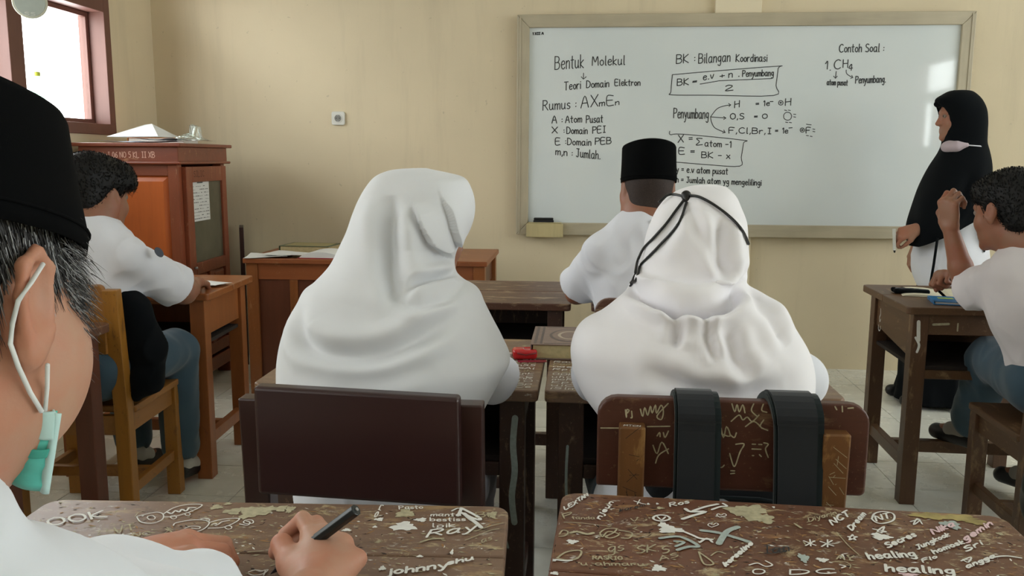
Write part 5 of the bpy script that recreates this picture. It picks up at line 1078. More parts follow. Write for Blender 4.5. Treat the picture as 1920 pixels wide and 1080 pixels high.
# things stored in the open shelf of the left headscarf pupil's desk
# measured positions (metres, in each surface own frame)
BOARD_TEXT = [('Bentuk', (-1.014, 0.315), (-0.855, 0.325), (0, 0.071)), ('Molekul', (-0.806, 0.336), (-0.627, 0.341), (0, 0.049)), ('Teori', (-0.96, 0.202), (-0.869, 0.211), (0, 0.044)), ('Domain', (-0.836, 0.215), (-0.712, 0.22), (0, 0.038)), ('Elektron', (-0.678, 0.227), (-0.539, 0.227), (0, 0.033)), ('Rumus :', (-1.079, 0.091), (-0.893, 0.103), (0, 0.053)), ('AX', (-0.866, 0.103), (-0.771, 0.114), (0, 0.064)), ('m', (-0.762, 0.114), (-0.733, 0.117), (0, 0.033)), ('E', (-0.72, 0.119), (-0.684, 0.12), (0, 0.051)), ('n', (-0.673, 0.12), (-0.653, 0.123), (0, 0.03)), ('A :', (-1.027, 0.02), (-0.969, 0.021), (0, 0.041)), ('Atom', (-0.951, 0.022), (-0.859, 0.026), (0, 0.038)), ('Pusat', (-0.834, 0.022), (-0.742, 0.026), (0, 0.04)), ('X :', (-1.026, -0.035), (-0.957, -0.036), (0, 0.034)), ('Domain', (-0.943, -0.038), (-0.827, -0.039), (0, 0.037)), ('PEI', (-0.797, -0.036), (-0.726, -0.03), (0, 0.036)), ('E :', (-1.005, -0.1), (-0.947, -0.098), (0, 0.037)), ('Domain', (-0.938, -0.1), (-0.805, -0.104), (0, 0.037)), ('PEB', (-0.781, -0.098), (-0.692, -0.093), (0, 0.036)), ('m,n :', (-1.004, -0.156), (-0.909, -0.164), (0, 0.039)), ('Jumlah.', (-0.888, -0.167), (-0.753, -0.18), (0, 0.046)), ('1 XII A', (-1.14, 0.504), (-1.08, 0.506), (0, 0.012)), ('BK :', (-0.343, 0.345), (-0.243, 0.353), (0, 0.047)), ('Bilangan', (-0.222, 0.346), (-0.052, 0.356), (0, 0.051)), ('Koordinasi', (-0.02, 0.354), (0.147, 0.355), (0, 0.039)), ('BK', (-0.334, 0.226), (-0.273, 0.23), (0, 0.036)), ('=', (-0.25, 0.236), (-0.229, 0.238), (0, 0.023)), ('e.v', (-0.195, 0.255), (-0.138, 0.265), (0, 0.036)), ('+', (-0.103, 0.263), (-0.079, 0.267), (0, 0.027)), ('n .', (-0.056, 0.269), (0.0, 0.274), (0, 0.036)), ('Penyumbang', (0.019, 0.274), (0.185, 0.278), (0, 0.033)), ('2', (-0.074, 0.198), (-0.03, 0.2), (0, 0.029)), ('Penyumbang', (-0.348, 0.05), (-0.158, 0.046), (0, 0.053)), ('H', (-0.017, 0.106), (0.009, 0.11), (0, 0.035)), ('= 1e', (0.099, 0.114), (0.172, 0.118), (0, 0.027)), ('-', (0.175, 0.129), (0.19, 0.129), (0, 0.023)), ('H', (0.258, 0.118), (0.287, 0.12), (0, 0.037)), ('O,S', (-0.039, 0.044), (0.036, 0.044), (0, 0.031)), ('= O', (0.093, 0.046), (0.164, 0.048), (0, 0.025)), ('F,Cl,Br,I', (-0.041, -0.033), (0.187, -0.036), (0, 0.031)), ('= 1e', (0.211, -0.032), (0.279, -0.032), (0, 0.028)), ('-', (0.284, -0.013), (0.301, -0.012), (0, 0.021)), ('F', (0.378, -0.032), (0.4, -0.032), (0, 0.031)), ('X =', (-0.319, -0.085), (-0.241, -0.081), (0, 0.04)), ('Σ', (-0.22, -0.1), (-0.184, -0.099), (0, 0.039)), ('atom -1', (-0.171, -0.105), (-0.028, -0.111), (0, 0.033)), ('E =', (-0.311, -0.149), (-0.227, -0.151), (0, 0.035)), ('BK - x', (-0.186, -0.169), (-0.03, -0.173), (0, 0.033)), ('y = e.v atom pusat', (-0.324, -0.249), (-0.039, -0.26), (0, 0.034)), ('n = Jumlah atom yg mengelilingi', (-0.322, -0.306), (0.148, -0.321), (0, 0.032)), ('Contoh Soal :', (0.528, 0.402), (0.764, 0.404), (0, 0.042)), ('1.', (0.457, 0.306), (0.483, 0.313), (0, 0.042)), ('C', (0.505, 0.311), (0.541, 0.314), (0, 0.049)), ('H', (0.554, 0.321), (0.579, 0.321), (0, 0.041)), ('4', (0.585, 0.306), (0.605, 0.306), (0, 0.033)), ('atom pusat', (0.475, 0.229), (0.584, 0.226), (0, 0.029)), ('Penyumbang.', (0.626, 0.237), (0.784, 0.242), (0, 0.037))]
BOARD_LINES = [[(-0.854, 0.295), (-0.854, 0.263)], [(-0.866, 0.275), (-0.854, 0.262), (-0.839, 0.275)], [(-0.363, 0.285), (-0.162, 0.302), (0.205, 0.329), (0.209, 0.318), (0.202, 0.227), (0.192, 0.172), (-0.157, 0.174), (-0.362, 0.176), (-0.368, 0.193), (-0.363, 0.285)], [(-0.21, 0.234), (-0.105, 0.252), (0.176, 0.263)], [(-0.145, 0.057), (-0.113, 0.099), (-0.076, 0.115), (-0.038, 0.121)], [(-0.05, 0.129), (-0.037, 0.121), (-0.047, 0.113)], [(-0.145, 0.056), (-0.062, 0.05)], [(-0.074, 0.058), (-0.06, 0.05), (-0.073, 0.042)], [(-0.145, 0.054), (-0.139, 0.027), (-0.118, -0.005), (-0.062, -0.029)], [(-0.076, -0.032), (-0.061, -0.03), (-0.07, -0.016)], [(-0.367, -0.023), (-0.363, -0.042), (-0.295, -0.039), (0.038, -0.071), (0.041, -0.086), (0.032, -0.165), (0.026, -0.214), (-0.142, -0.208), (-0.311, -0.195), (-0.343, -0.194)], [(0.52, 0.3), (0.518, 0.264)], [(0.508, 0.275), (0.518, 0.263), (0.527, 0.275)], [(0.573, 0.308), (0.574, 0.294), (0.582, 0.283), (0.606, 0.269)], [(0.604, 0.279), (0.611, 0.267), (0.599, 0.263)], [(0.245, 0.133), (0.243, 0.125), (0.237, 0.121), (0.23, 0.121), (0.223, 0.125), (0.221, 0.133), (0.223, 0.14), (0.228, 0.144), (0.236, 0.144), (0.242, 0.14), (0.245, 0.133)], [(0.236, 0.133), (0.235, 0.13), (0.231, 0.13), (0.229, 0.133), (0.231, 0.136), (0.234, 0.136), (0.236, 0.133)], [(0.295, 0.06), (0.293, 0.051), (0.288, 0.043), (0.279, 0.039), (0.27, 0.039), (0.261, 0.043), (0.254, 0.05), (0.252, 0.06), (0.253, 0.069), (0.259, 0.077), (0.267, 0.081), (0.277, 0.081), (0.286, 0.077), (0.292, 0.069), (0.295, 0.06)], [(0.368, -0.015), (0.366, -0.022), (0.361, -0.026), (0.354, -0.026), (0.348, -0.022), (0.345, -0.015), (0.347, -0.008), (0.352, -0.004), (0.36, -0.004), (0.365, -0.008), (0.368, -0.015)], [(0.36, -0.015), (0.358, -0.018), (0.355, -0.018), (0.353, -0.015), (0.355, -0.012), (0.358, -0.012), (0.36, -0.015)], [(0.255, 0.093), (0.267, 0.091)], [(0.275, 0.093), (0.287, 0.091)], [(0.305, 0.071), (0.317, 0.07)], [(0.306, 0.057), (0.317, 0.055)], [(0.264, 0.028), (0.276, 0.026)], [(0.284, 0.027), (0.296, 0.025)], [(0.377, 0.017), (0.389, 0.015)], [(0.391, 0.015), (0.403, 0.014)], [(0.413, -0.009), (0.424, -0.011)], [(0.414, -0.022), (0.425, -0.024)], [(0.38, -0.044), (0.392, -0.046)], [(0.401, -0.048), (0.412, -0.05)]]
NL_TEXT = [('OOK', (-0.2807, 0.1569), (-0.2179, 0.1875), (-0.0158, 0.0219), 3.2, 0), ('Pasto', (0.178, 0.2284), (0.2103, 0.2326), (-0.0024, 0.0112), 1.6, 0), ('manta', (0.2249, 0.2068), (0.2661, 0.2095), (-0.0004, 0.01), 1.8, 0), ('bestiss', (0.226, 0.1907), (0.2732, 0.1931), (-0.0014, 0.0111), 1.8, 0), ('loik', (0.2309, 0.1714), (0.2611, 0.1737), (-0.0013, 0.0121), 1.8, 0), ('Ray', (0.2273, 0.1415), (0.2877, 0.1652), (0.0032, 0.0219), 3.2, 0), ('R', (0.2621, 0.2097), (0.2971, 0.1727), (0.0015, 0.027), 4.5, 0), ('johnny', (0.1934, 0.0383), (0.2617, 0.0595), (-0.0011, 0.015), 3.4, 0), ('shu', (0.2621, 0.0655), (0.292, 0.0818), (-0.0004, 0.011), 3.0, 0), ('oni', (0.1503, 0.1989), (0.1542, 0.2508), (-0.0057, 0.0053), 1.8, 0), ('as', (0.2996, 0.1285), (0.3122, 0.1378), (-0.0012, 0.0131), 1.4, 3), ('Br', (0.2869, 0.2043), (0.3111, 0.209), (-0.001, 0.0181), 1.6, 3), ('VT', (-0.1797, 0.1352), (-0.1608, 0.1512), (-0.011, 0.0187), 2.0, 3), ('NC', (-0.154, 0.1298), (-0.1337, 0.1347), (-0.0044, 0.0103), 1.6, 3)]
NR_TEXT = [('LEX', (-0.2987, 0.1816), (-0.2828, 0.2064), (-0.0025, 0.0109), 2.2, 0), ('TAN', (-0.282, 0.2114), (-0.269, 0.236), (-0.0025, 0.0109), 2.2, 0), ('njeun', (-0.2495, 0.1558), (-0.2322, 0.2166), (-0.0063, 0.0057), 2.4, 0), ('karem', (-0.2228, 0.185), (-0.1879, 0.2105), (0.0006, 0.01), 1.4, 1), ('P', (-0.2984, 0.1516), (-0.2868, 0.1621), (-0.0036, 0.0139), 1.8, 3), ('tanda', (-0.2874, 0.1511), (-0.2565, 0.1555), (-0.0014, 0.009), 1.2, 3), ('Ros', (-0.1519, 0.2121), (-0.1246, 0.2293), (-0.0006, 0.013), 2.2, 0), ('V', (-0.2074, 0.1536), (-0.1976, 0.159), (-0.0005, 0.011), 1.4, 3), ('SK', (-0.2023, 0.0587), (-0.1777, 0.0688), (0.0012, 0.0201), 2.0, 3), ('gs', (-0.2372, 0.0572), (-0.2176, 0.0671), (0.0, 0.023), 1.8, 3), ('RASRIO', (-0.2553, 0.0364), (-0.2195, 0.04), (-0.0004, 0.009), 1.6, 3), ('u ahmaru', (-0.2686, 0.0188), (-0.1929, 0.0281), (-0.0014, 0.009), 1.6, 3), ('korselino', (-0.0953, 0.0394), (-0.0541, 0.1052), (-0.0014, 0.0099), 3.0, 0), ('AS', (-0.1735, 0.043), (-0.1502, 0.058), (-0.0015, 0.0099), 1.6, 3), ('S', (-0.1694, 0.0632), (-0.1607, 0.0696), (-0.0008, 0.018), 2.0, 3), ('Diyarin', (0.0334, 0.1871), (0.0761, 0.218), (0.0014, 0.0131), 1.4, 3), ('NCT', (0.0627, 0.1804), (0.0941, 0.2168), (0.0002, 0.017), 2.8, 0), ('Dream', (0.0843, 0.1663), (0.1169, 0.2228), (-0.0025, 0.0119), 2.6, 0), ('NT', (0.1258, 0.2022), (0.1482, 0.2162), (0.0032, 0.0181), 2.6, 0), ('Secres', (0.1155, 0.1176), (0.1636, 0.1608), (-0.0006, 0.013), 3.0, 0), ('healing', (0.0839, 0.0832), (0.1433, 0.0988), (0.0003, 0.0171), 3.2, 0), ('Jungkook', (0.1515, 0.1182), (0.2074, 0.1667), (0.0015, 0.0121), 2.2, 0), ('Nika', (0.1883, 0.1689), (0.226, 0.2005), (0.0023, 0.0161), 3.0, 2), ('homosk', (0.1689, 0.11), (0.2183, 0.1462), (0.0005, 0.011), 2.6, 0), ('gemin', (0.2211, 0.1513), (0.2785, 0.2119), (0.0023, 0.0161), 2.8, 2), ('Sri', (0.2104, 0.1208), (0.2404, 0.1461), (0.0015, 0.0131), 2.4, 0), ('Flo', (0.147, 0.083), (0.1683, 0.0989), (0.0016, 0.0091), 2.0, 0), ('healing', (0.0952, 0.0537), (0.1732, 0.0571), (0.0043, 0.0182), 3.6, 0), ('angga', (0.1945, 0.0741), (0.2409, 0.1101), (0.0025, 0.0111), 2.4, 0), ('Ian', (-0.0441, 0.0807), (-0.0105, 0.0921), (0.0031, 0.0221), 1.8, 1), ('3', (-0.0381, 0.0809), (-0.0144, 0.09), (0.0016, 0.0111), 1.4, 1), ('AY', (0.0432, 0.0775), (0.0632, 0.0773), (0.0034, 0.0121), 1.8, 3), ('DC', (-0.0208, 0.0296), (0.0328, 0.04), (0.0025, 0.0121), 2.2, 0)]
NL_STROKES = [([(-0.1776, 0.1912), (-0.1664, 0.1766), (-0.1537, 0.1708), (-0.1436, 0.1733), (-0.1389, 0.185), (-0.145, 0.2004), (-0.1547, 0.207), (-0.1628, 0.2044), (-0.1754, 0.1941), (-0.1776, 0.1912)], 2.0, 0), ([(-0.1507, 0.1887), (-0.1499, 0.1847), (-0.151, 0.1827), (-0.1531, 0.1818), (-0.1561, 0.182), (-0.1589, 0.1852), (-0.1617, 0.1883), (-0.1625, 0.1924), (-0.1614, 0.1943), (-0.1593, 0.1962), (-0.1564, 0.195), (-0.1535, 0.1919), (-0.1507, 0.1887)], 1.6, 0), ([(-0.145, 0.2004), (-0.1398, 0.2222), (-0.1251, 0.2343), (-0.105, 0.2352), (-0.1047, 0.2232), (-0.1136, 0.2067), (-0.1253, 0.1943), (-0.1396, 0.1911)], 2.2, 0), ([(-0.1417, 0.2072), (-0.1339, 0.2028), (-0.1333, 0.2128), (-0.1256, 0.2083), (-0.1261, 0.2174), (-0.1174, 0.2119), (-0.1177, 0.2229), (-0.1087, 0.2234)], 3.2, 0), ([(-0.1225, 0.1911), (-0.1217, 0.1881), (-0.1228, 0.1861), (-0.1239, 0.1852), (-0.1268, 0.1864), (-0.1287, 0.1885), (-0.1306, 0.1906), (-0.1314, 0.1936), (-0.1303, 0.1956), (-0.1282, 0.1965), (-0.1263, 0.1954), (-0.1244, 0.1942), (-0.1225, 0.1911)], 1.6, 0), ([(-0.1079, 0.2023), (-0.108, 0.2003), (-0.1081, 0.1983), (-0.1101, 0.1985), (-0.1121, 0.1986), (-0.114, 0.2007), (-0.1159, 0.2028), (-0.1157, 0.2048), (-0.1156, 0.2068), (-0.1136, 0.2077), (-0.1116, 0.2066), (-0.1097, 0.2054), (-0.1079, 0.2023)], 1.6, 0), ([(-0.1159, 0.1657), (-0.1154, 0.1747), (-0.0948, 0.1846), (-0.074, 0.1804), (-0.07, 0.1632), (-0.0758, 0.1495), (-0.0911, 0.1433)], 2.2, 0), ([(-0.0973, 0.1577), (-0.091, 0.1643), (-0.079, 0.1627), (-0.0784, 0.1566), (-0.0883, 0.1582)], 1.8, 0), ([(-0.0723, 0.1763), (-0.0576, 0.1875), (-0.0364, 0.1913), (-0.0372, 0.1774), (-0.048, 0.1619), (-0.0662, 0.1589)], 2.2, 0), ([(-0.0656, 0.1699), (-0.0624, 0.1738), (-0.0576, 0.1705), (-0.0551, 0.1794), (-0.0468, 0.1839)], 2.4, 0), ([(-0.036, 0.1623), (-0.0352, 0.1592), (-0.0363, 0.1573), (-0.0383, 0.1564), (-0.0413, 0.1575), (-0.0432, 0.1597), (-0.045, 0.1618), (-0.0449, 0.1648), (-0.0438, 0.1667), (-0.0418, 0.1666), (-0.0398, 0.1665), (-0.0369, 0.1643), (-0.036, 0.1623)], 1.6, 0), ([(-0.0129, 0.181), (-0.0121, 0.177), (-0.0142, 0.1751), (-0.0173, 0.1742), (-0.0203, 0.1744), (-0.0242, 0.1766), (-0.026, 0.1797), (-0.0258, 0.1837), (-0.0247, 0.1857), (-0.0216, 0.1865), (-0.0176, 0.1863), (-0.0147, 0.1841), (-0.0129, 0.181)], 1.8, 0), ([(-0.0869, 0.1841), (-0.0836, 0.189), (-0.0738, 0.1844), (-0.0752, 0.1785)], 1.8, 0), ([(-0.1174, 0.1398), (-0.1158, 0.1507), (-0.1226, 0.1541), (-0.1081, 0.1443), (-0.1223, 0.1591), (-0.1098, 0.1504)], 1.4, 3), ([(-0.1805, 0.1924), (-0.1818, 0.2065), (-0.1755, 0.2111)], 1.2, 3), ([(0.0273, 0.0405), (0.0326, 0.0463), (0.0415, 0.0428), (0.0457, 0.0465), (0.0479, 0.0334)], 2.0, 0), ([(0.0274, 0.0415), (0.0346, 0.0461), (0.0426, 0.0447), (0.0487, 0.0474), (0.0462, 0.0375), (0.0369, 0.033), (0.0291, 0.0364)], 2.0, 0), ([(0.2521, 0.2273), (0.2596, 0.2369), (0.2683, 0.2314)], 3.4, 0), ([(0.2697, 0.2193), (0.2788, 0.2028), (0.2871, 0.1913), (0.2962, 0.1747)], 7.5, 0), ([(0.278, 0.1357), (0.2907, 0.148), (0.3087, 0.166), (0.3201, 0.1714)], 1.8, 3), ([(0.2896, 0.1631), (0.3085, 0.1801), (0.3251, 0.1901)], 1.8, 3), ([(0.2215, 0.1278), (0.234, 0.1372), (0.2492, 0.1393)], 4.0, 3), ([(0.1813, 0.108), (0.2011, 0.1039)], 1.2, 3), ([(0.0092, 0.0926), (0.0274, 0.0966)], 1.8, 3), ([(-0.0293, 0.1739), (-0.0175, 0.1702), (-0.017, 0.1792), (-0.0238, 0.1836)], 2.0, 0)]
NR_STROKES = [([(0.1215, 0.21), (0.1306, 0.2294), (0.1443, 0.238), (0.1554, 0.2345), (0.155, 0.2215), (0.1476, 0.2071), (0.1321, 0.1964), (0.1239, 0.1991), (0.1215, 0.21)], 3.2, 0), ([(0.0819, 0.1542), (0.0821, 0.1492), (0.0861, 0.1484), (0.0813, 0.1442), (0.0815, 0.1382), (0.0784, 0.1411), (0.0736, 0.1368), (0.0763, 0.144), (0.0742, 0.1469), (0.0781, 0.148), (0.0819, 0.1542)], 3.0, 0), ([(0.014, 0.1262), (0.0265, 0.1148)], 2.6, 0), ([(0.0136, 0.1122), (0.028, 0.1278)], 2.6, 0), ([(0.0228, 0.1316), (0.0197, 0.1115)], 2.4, 0), ([(0.035, 0.1271), (0.0485, 0.1157)], 2.8, 0), ([(0.0336, 0.1131), (0.0508, 0.1328)], 2.8, 0), ([(0.0457, 0.1346), (0.0406, 0.1124)], 2.4, 0), ([(0.1139, 0.1766), (0.1292, 0.1703), (0.1172, 0.1688), (0.1315, 0.1874), (0.1214, 0.165)], 2.8, 0), ([(0.1716, 0.2082), (0.1872, 0.2169), (0.1721, 0.1972), (0.185, 0.2208), (0.1849, 0.2018)], 2.4, 0), ([(0.1955, 0.0951), (0.212, 0.1078), (0.2027, 0.0924), (0.1994, 0.0993), (0.2084, 0.0987)], 2.4, 0), ([(0.2252, 0.1024), (0.2418, 0.1122), (0.2586, 0.1169), (0.2728, 0.1135)], 3.6, 0), ([(0.0627, 0.1574), (0.0656, 0.1375), (0.0684, 0.1186), (0.0744, 0.0948)], 1.6, 3), ([(0.0139, 0.1753), (0.0193, 0.1655), (0.0127, 0.1792)], 3.6, 3), ([(-0.1704, 0.1082), (-0.1447, 0.1163), (-0.1226, 0.0922), (-0.1345, 0.0887), (-0.1452, 0.0812), (-0.15, 0.077)], 6.5, 4), ([(-0.1521, 0.103), (-0.1401, 0.1015), (-0.1515, 0.088)], 5.0, 4), ([(-0.1147, 0.1406), (-0.0915, 0.1356), (-0.0565, 0.1141)], 8.0, 4), ([(-0.0654, 0.1578), (-0.0817, 0.1411), (-0.0961, 0.1034)], 10.0, 4), ([(-0.1385, 0.1336), (-0.127, 0.1231), (-0.1186, 0.1154), (-0.1036, 0.1141)], 5.0, 0), ([(-0.1201, 0.1034), (-0.1097, 0.1168), (-0.1042, 0.1061)], 4.0, 0), ([(-0.1372, 0.1737), (-0.1218, 0.1874), (-0.1035, 0.2032), (-0.1244, 0.2003), (-0.1307, 0.209)], 6.5, 0), ([(-0.1205, 0.2034), (-0.1022, 0.2203), (-0.0837, 0.2321)], 5.5, 0), ([(-0.0938, 0.2116), (-0.0813, 0.2232), (-0.0715, 0.2266), (-0.0758, 0.2354)], 4.5, 0), ([(-0.1542, 0.1739), (-0.156, 0.1689), (-0.1608, 0.1646), (-0.1667, 0.1624), (-0.1718, 0.1632), (-0.1759, 0.166), (-0.1771, 0.1709), (-0.1753, 0.176), (-0.1715, 0.1802), (-0.1656, 0.1824), (-0.1596, 0.1817), (-0.1565, 0.1788), (-0.1542, 0.1739)], 4.0, 0), ([(-0.1714, 0.1782), (-0.166, 0.1674), (-0.1604, 0.1777)], 3.0, 0), ([(-0.0857, 0.1869), (-0.089, 0.1938), (-0.0863, 0.1989), (-0.0831, 0.1951), (-0.0783, 0.2003), (-0.0761, 0.1944), (-0.0857, 0.1869)], 1.8, 0), ([(-0.1002, 0.1523), (-0.1045, 0.1581), (-0.1018, 0.1642), (-0.0976, 0.1604), (-0.0929, 0.1666), (-0.0906, 0.1617), (-0.1002, 0.1523)], 1.8, 0), ([(-0.2993, 0.0345), (-0.29, 0.0519), (-0.2754, 0.0595), (-0.2701, 0.0548), (-0.2744, 0.0376), (-0.2861, 0.031), (-0.2993, 0.0345)], 3.0, 3), ([(-0.312, 0.0269), (-0.3041, 0.0303), (-0.29, 0.0289), (-0.2811, 0.0313)], 3.6, 0), ([(-0.2979, 0.1406), (-0.2759, 0.1416), (-0.2387, 0.1362)], 1.6, 3), ([(-0.2487, 0.1138), (-0.2413, 0.1271), (-0.2274, 0.1297), (-0.2308, 0.1165), (-0.2412, 0.1031), (-0.2331, 0.1004), (-0.2236, 0.1129), (-0.2379, 0.1192), (-0.2452, 0.1019), (-0.2487, 0.1138)], 2.6, 3), ([(-0.2242, 0.1258), (-0.2069, 0.1196), (-0.2102, 0.1034), (-0.2202, 0.102)], 2.6, 3), ([(-0.1239, 0.0752), (-0.1086, 0.0468), (-0.1205, 0.0433), (-0.1239, 0.0752)], 2.8, 3), ([(-0.1096, 0.0678), (-0.1001, 0.0802), (-0.0909, 0.0756)], 2.0, 3), ([(-0.0657, 0.0487), (-0.055, 0.0552), (-0.0466, 0.0475), (-0.0378, 0.0529), (-0.0443, 0.0626)], 2.6, 0), ([(-0.05, 0.0334), (-0.0519, 0.0303), (-0.0548, 0.0281), (-0.0577, 0.027), (-0.0617, 0.0268), (-0.0638, 0.0287), (-0.0639, 0.0317), (-0.0631, 0.0348), (-0.0602, 0.0379), (-0.0563, 0.0391), (-0.0522, 0.0383), (-0.0501, 0.0363), (-0.05, 0.0334)], 2.4, 0), ([(-0.3063, 0.1022), (-0.2978, 0.1156), (-0.2907, 0.1119), (-0.2931, 0.0998), (-0.304, 0.0963)], 2.4, 3), ([(-0.2865, 0.1091), (-0.2787, 0.1135), (-0.2655, 0.108), (-0.2576, 0.1124)], 6.0, 3), ([(-0.2026, 0.2279), (-0.1943, 0.2212), (-0.1862, 0.2176)], 2.2, 0), ([(-0.1981, 0.2161), (-0.1939, 0.2333)], 2.0, 0), ([(0.0345, 0.0691), (0.0493, 0.0737), (0.0567, 0.066), (0.0532, 0.0549)], 1.4, 3), ([(0.0438, 0.0635), (0.0499, 0.0607), (0.0441, 0.0555)], 2.4, 0), ([(0.049, 0.0817), (0.0545, 0.094), (0.0531, 0.0789)], 2.2, 0)]
NL_BLOBS = [((-0.0813, 0.2289), 0.008, 0.0077, 3), ((-0.0531, 0.2153), 0.0122, 0.0104, 3), ((-0.0347, 0.2213), 0.013, 0.0108, 3), ((-0.0171, 0.2143), 0.0112, 0.0129, 3), ((-0.0276, 0.2059), 0.0121, 0.0139, 3), ((-0.0097, 0.2209), 0.0142, 0.0139, 3), ((0.0097, 0.2268), 0.01, 0.0098, 3), ((0.0246, 0.225), 0.006, 0.0108, 3), ((0.1921, 0.1756), 0.0161, 0.0133, 0), ((0.1875, 0.2189), 0.012, 0.0143, 3), ((0.2124, 0.1975), 0.008, 0.006, 0), ((0.1552, 0.1966), 0.006, 0.0051, 0), ((0.3087, 0.2181), 0.007, 0.0102, 3), ((0.1845, 0.0568), 0.0041, 0.0054, 0), ((0.2254, 0.0896), 0.0039, 0.0031, 0), ((0.2641, 0.1024), 0.002, 0.0071, 0), ((0.1182, 0.1617), 0.006, 0.0041, 0), ((0.1539, 0.1727), 0.003, 0.0031, 0), ((0.0713, 0.1823), 0.0041, 0.0051, 0), ((-0.0696, 0.2413), 0.005, 0.0045, 3)]
NR_BLOBS = [((-0.0438, 0.2118), 0.0261, 0.0253, 3), ((-0.0259, 0.1916), 0.0151, 0.0143, 3), ((-0.1643, 0.1525), 0.007, 0.007, 0), ((-0.1557, 0.1388), 0.016, 0.0112, 0), ((-0.2834, 0.0842), 0.007, 0.006, 0), ((-0.3108, 0.07), 0.0039, 0.004, 0), ((-0.3102, 0.055), 0.004, 0.0042, 0), ((-0.3071, 0.0291), 0.006, 0.005, 0), ((-0.3068, 0.1372), 0.003, 0.004, 0), ((-0.1758, 0.0259), 0.0081, 0.008, 0), ((-0.2996, -0.0036), 0.005, 0.004, 0), ((0.1179, 0.1548), 0.012, 0.0099, 0), ((0.2237, 0.2065), 0.0121, 0.013, 4), ((0.0041, 0.0778), 0.0061, 0.0114, 4), ((0.2025, 0.2326), 0.0211, 0.0107, 5), ((0.2406, 0.2312), 0.0302, 0.0108, 5), ((0.2611, 0.2201), 0.0151, 0.0076, 5), ((0.1194, 0.0508), 0.011, 0.0041, 2), ((0.0262, 0.0757), 0.007, 0.0054, 0), ((-0.1823, 0.2208), 0.002, 0.003, 0), ((-0.1694, 0.2233), 0.002, 0.003, 0), ((-0.1658, 0.2085), 0.0051, 0.004, 3), ((0.0997, 0.113), 0.002, 0.0031, 0), ((-0.0057, 0.2335), 0.002, 0.003, 0), ((0.2777, 0.1858), 0.0041, 0.0045, 3)]
CHAIR_STROKES = [[(-0.17, 0.796), (-0.168, 0.783), (-0.168, 0.796), (-0.164, 0.795), (-0.168, 0.79)], [(-0.16, 0.794), (-0.159, 0.784), (-0.161, 0.783)], [(-0.146, 0.798), (-0.142, 0.786), (-0.139, 0.801), (-0.134, 0.788), (-0.13, 0.804), (-0.127, 0.792), (-0.122, 0.806), (-0.12, 0.792), (-0.113, 0.806), (-0.109, 0.795), (-0.112, 0.782), (-0.119, 0.788), (-0.102, 0.809)], [(-0.026, 0.811), (-0.026, 0.797)], [(-0.021, 0.811), (-0.019, 0.797)], [(-0.001, 0.812), (0.004, 0.799), (0.007, 0.811), (0.011, 0.799), (0.016, 0.811), (0.02, 0.798)], [(0.033, 0.813), (0.03, 0.802), (0.039, 0.793)], [(0.048, 0.813), (0.046, 0.803), (0.054, 0.8)], [(-0.001, 0.783), (0.011, 0.794), (0.017, 0.786), (0.024, 0.791), (0.032, 0.784), (0.042, 0.795)], [(0.022, 0.775), (0.035, 0.784), (0.048, 0.773)], [(0.05, 0.787), (0.045, 0.776), (0.057, 0.77)], [(-0.024, 0.755), (-0.018, 0.774), (-0.012, 0.755), (-0.008, 0.774), (-0.002, 0.758), (-0.02, 0.763)], [(-0.002, 0.761), (0.005, 0.756), (0.008, 0.764)], [(-0.118, 0.754), (-0.114, 0.76), (-0.113, 0.753)], [(-0.108, 0.76), (-0.105, 0.752), (-0.1, 0.763)], [(-0.124, 0.738), (-0.117, 0.724), (-0.11, 0.744), (-0.099, 0.725)], [(-0.119, 0.708), (-0.114, 0.722), (-0.099, 0.733)], [(-0.001, 0.729), (0.005, 0.71), (0.009, 0.71), (0.015, 0.732), (0.021, 0.746), (0.008, 0.745)], [(0.034, 0.746), (0.039, 0.746)], [(0.044, 0.746), (0.049, 0.746)], [(0.034, 0.738), (0.048, 0.738)], [(0.035, 0.727), (0.037, 0.727)], [(0.046, 0.729), (0.049, 0.726)], [(0.052, 0.749), (0.059, 0.747), (0.055, 0.739), (0.06, 0.725)], [(0.002, 0.7), (0.008, 0.7)], [(0.002, 0.695), (0.008, 0.696)], [(-0.021, 0.706), (-0.013, 0.705), (-0.009, 0.709)], [(-0.134, 0.769), (-0.098, 0.771)], [(-0.209, 0.764), (-0.179, 0.765)], [(0.14, 0.75), (0.146, 0.75)], [(0.135, 0.741), (0.138, 0.733), (0.136, 0.728)], [(0.159, 0.813), (0.162, 0.808)], [(0.17, 0.814), (0.171, 0.805)], [(0.179, 0.811), (0.187, 0.812)]]
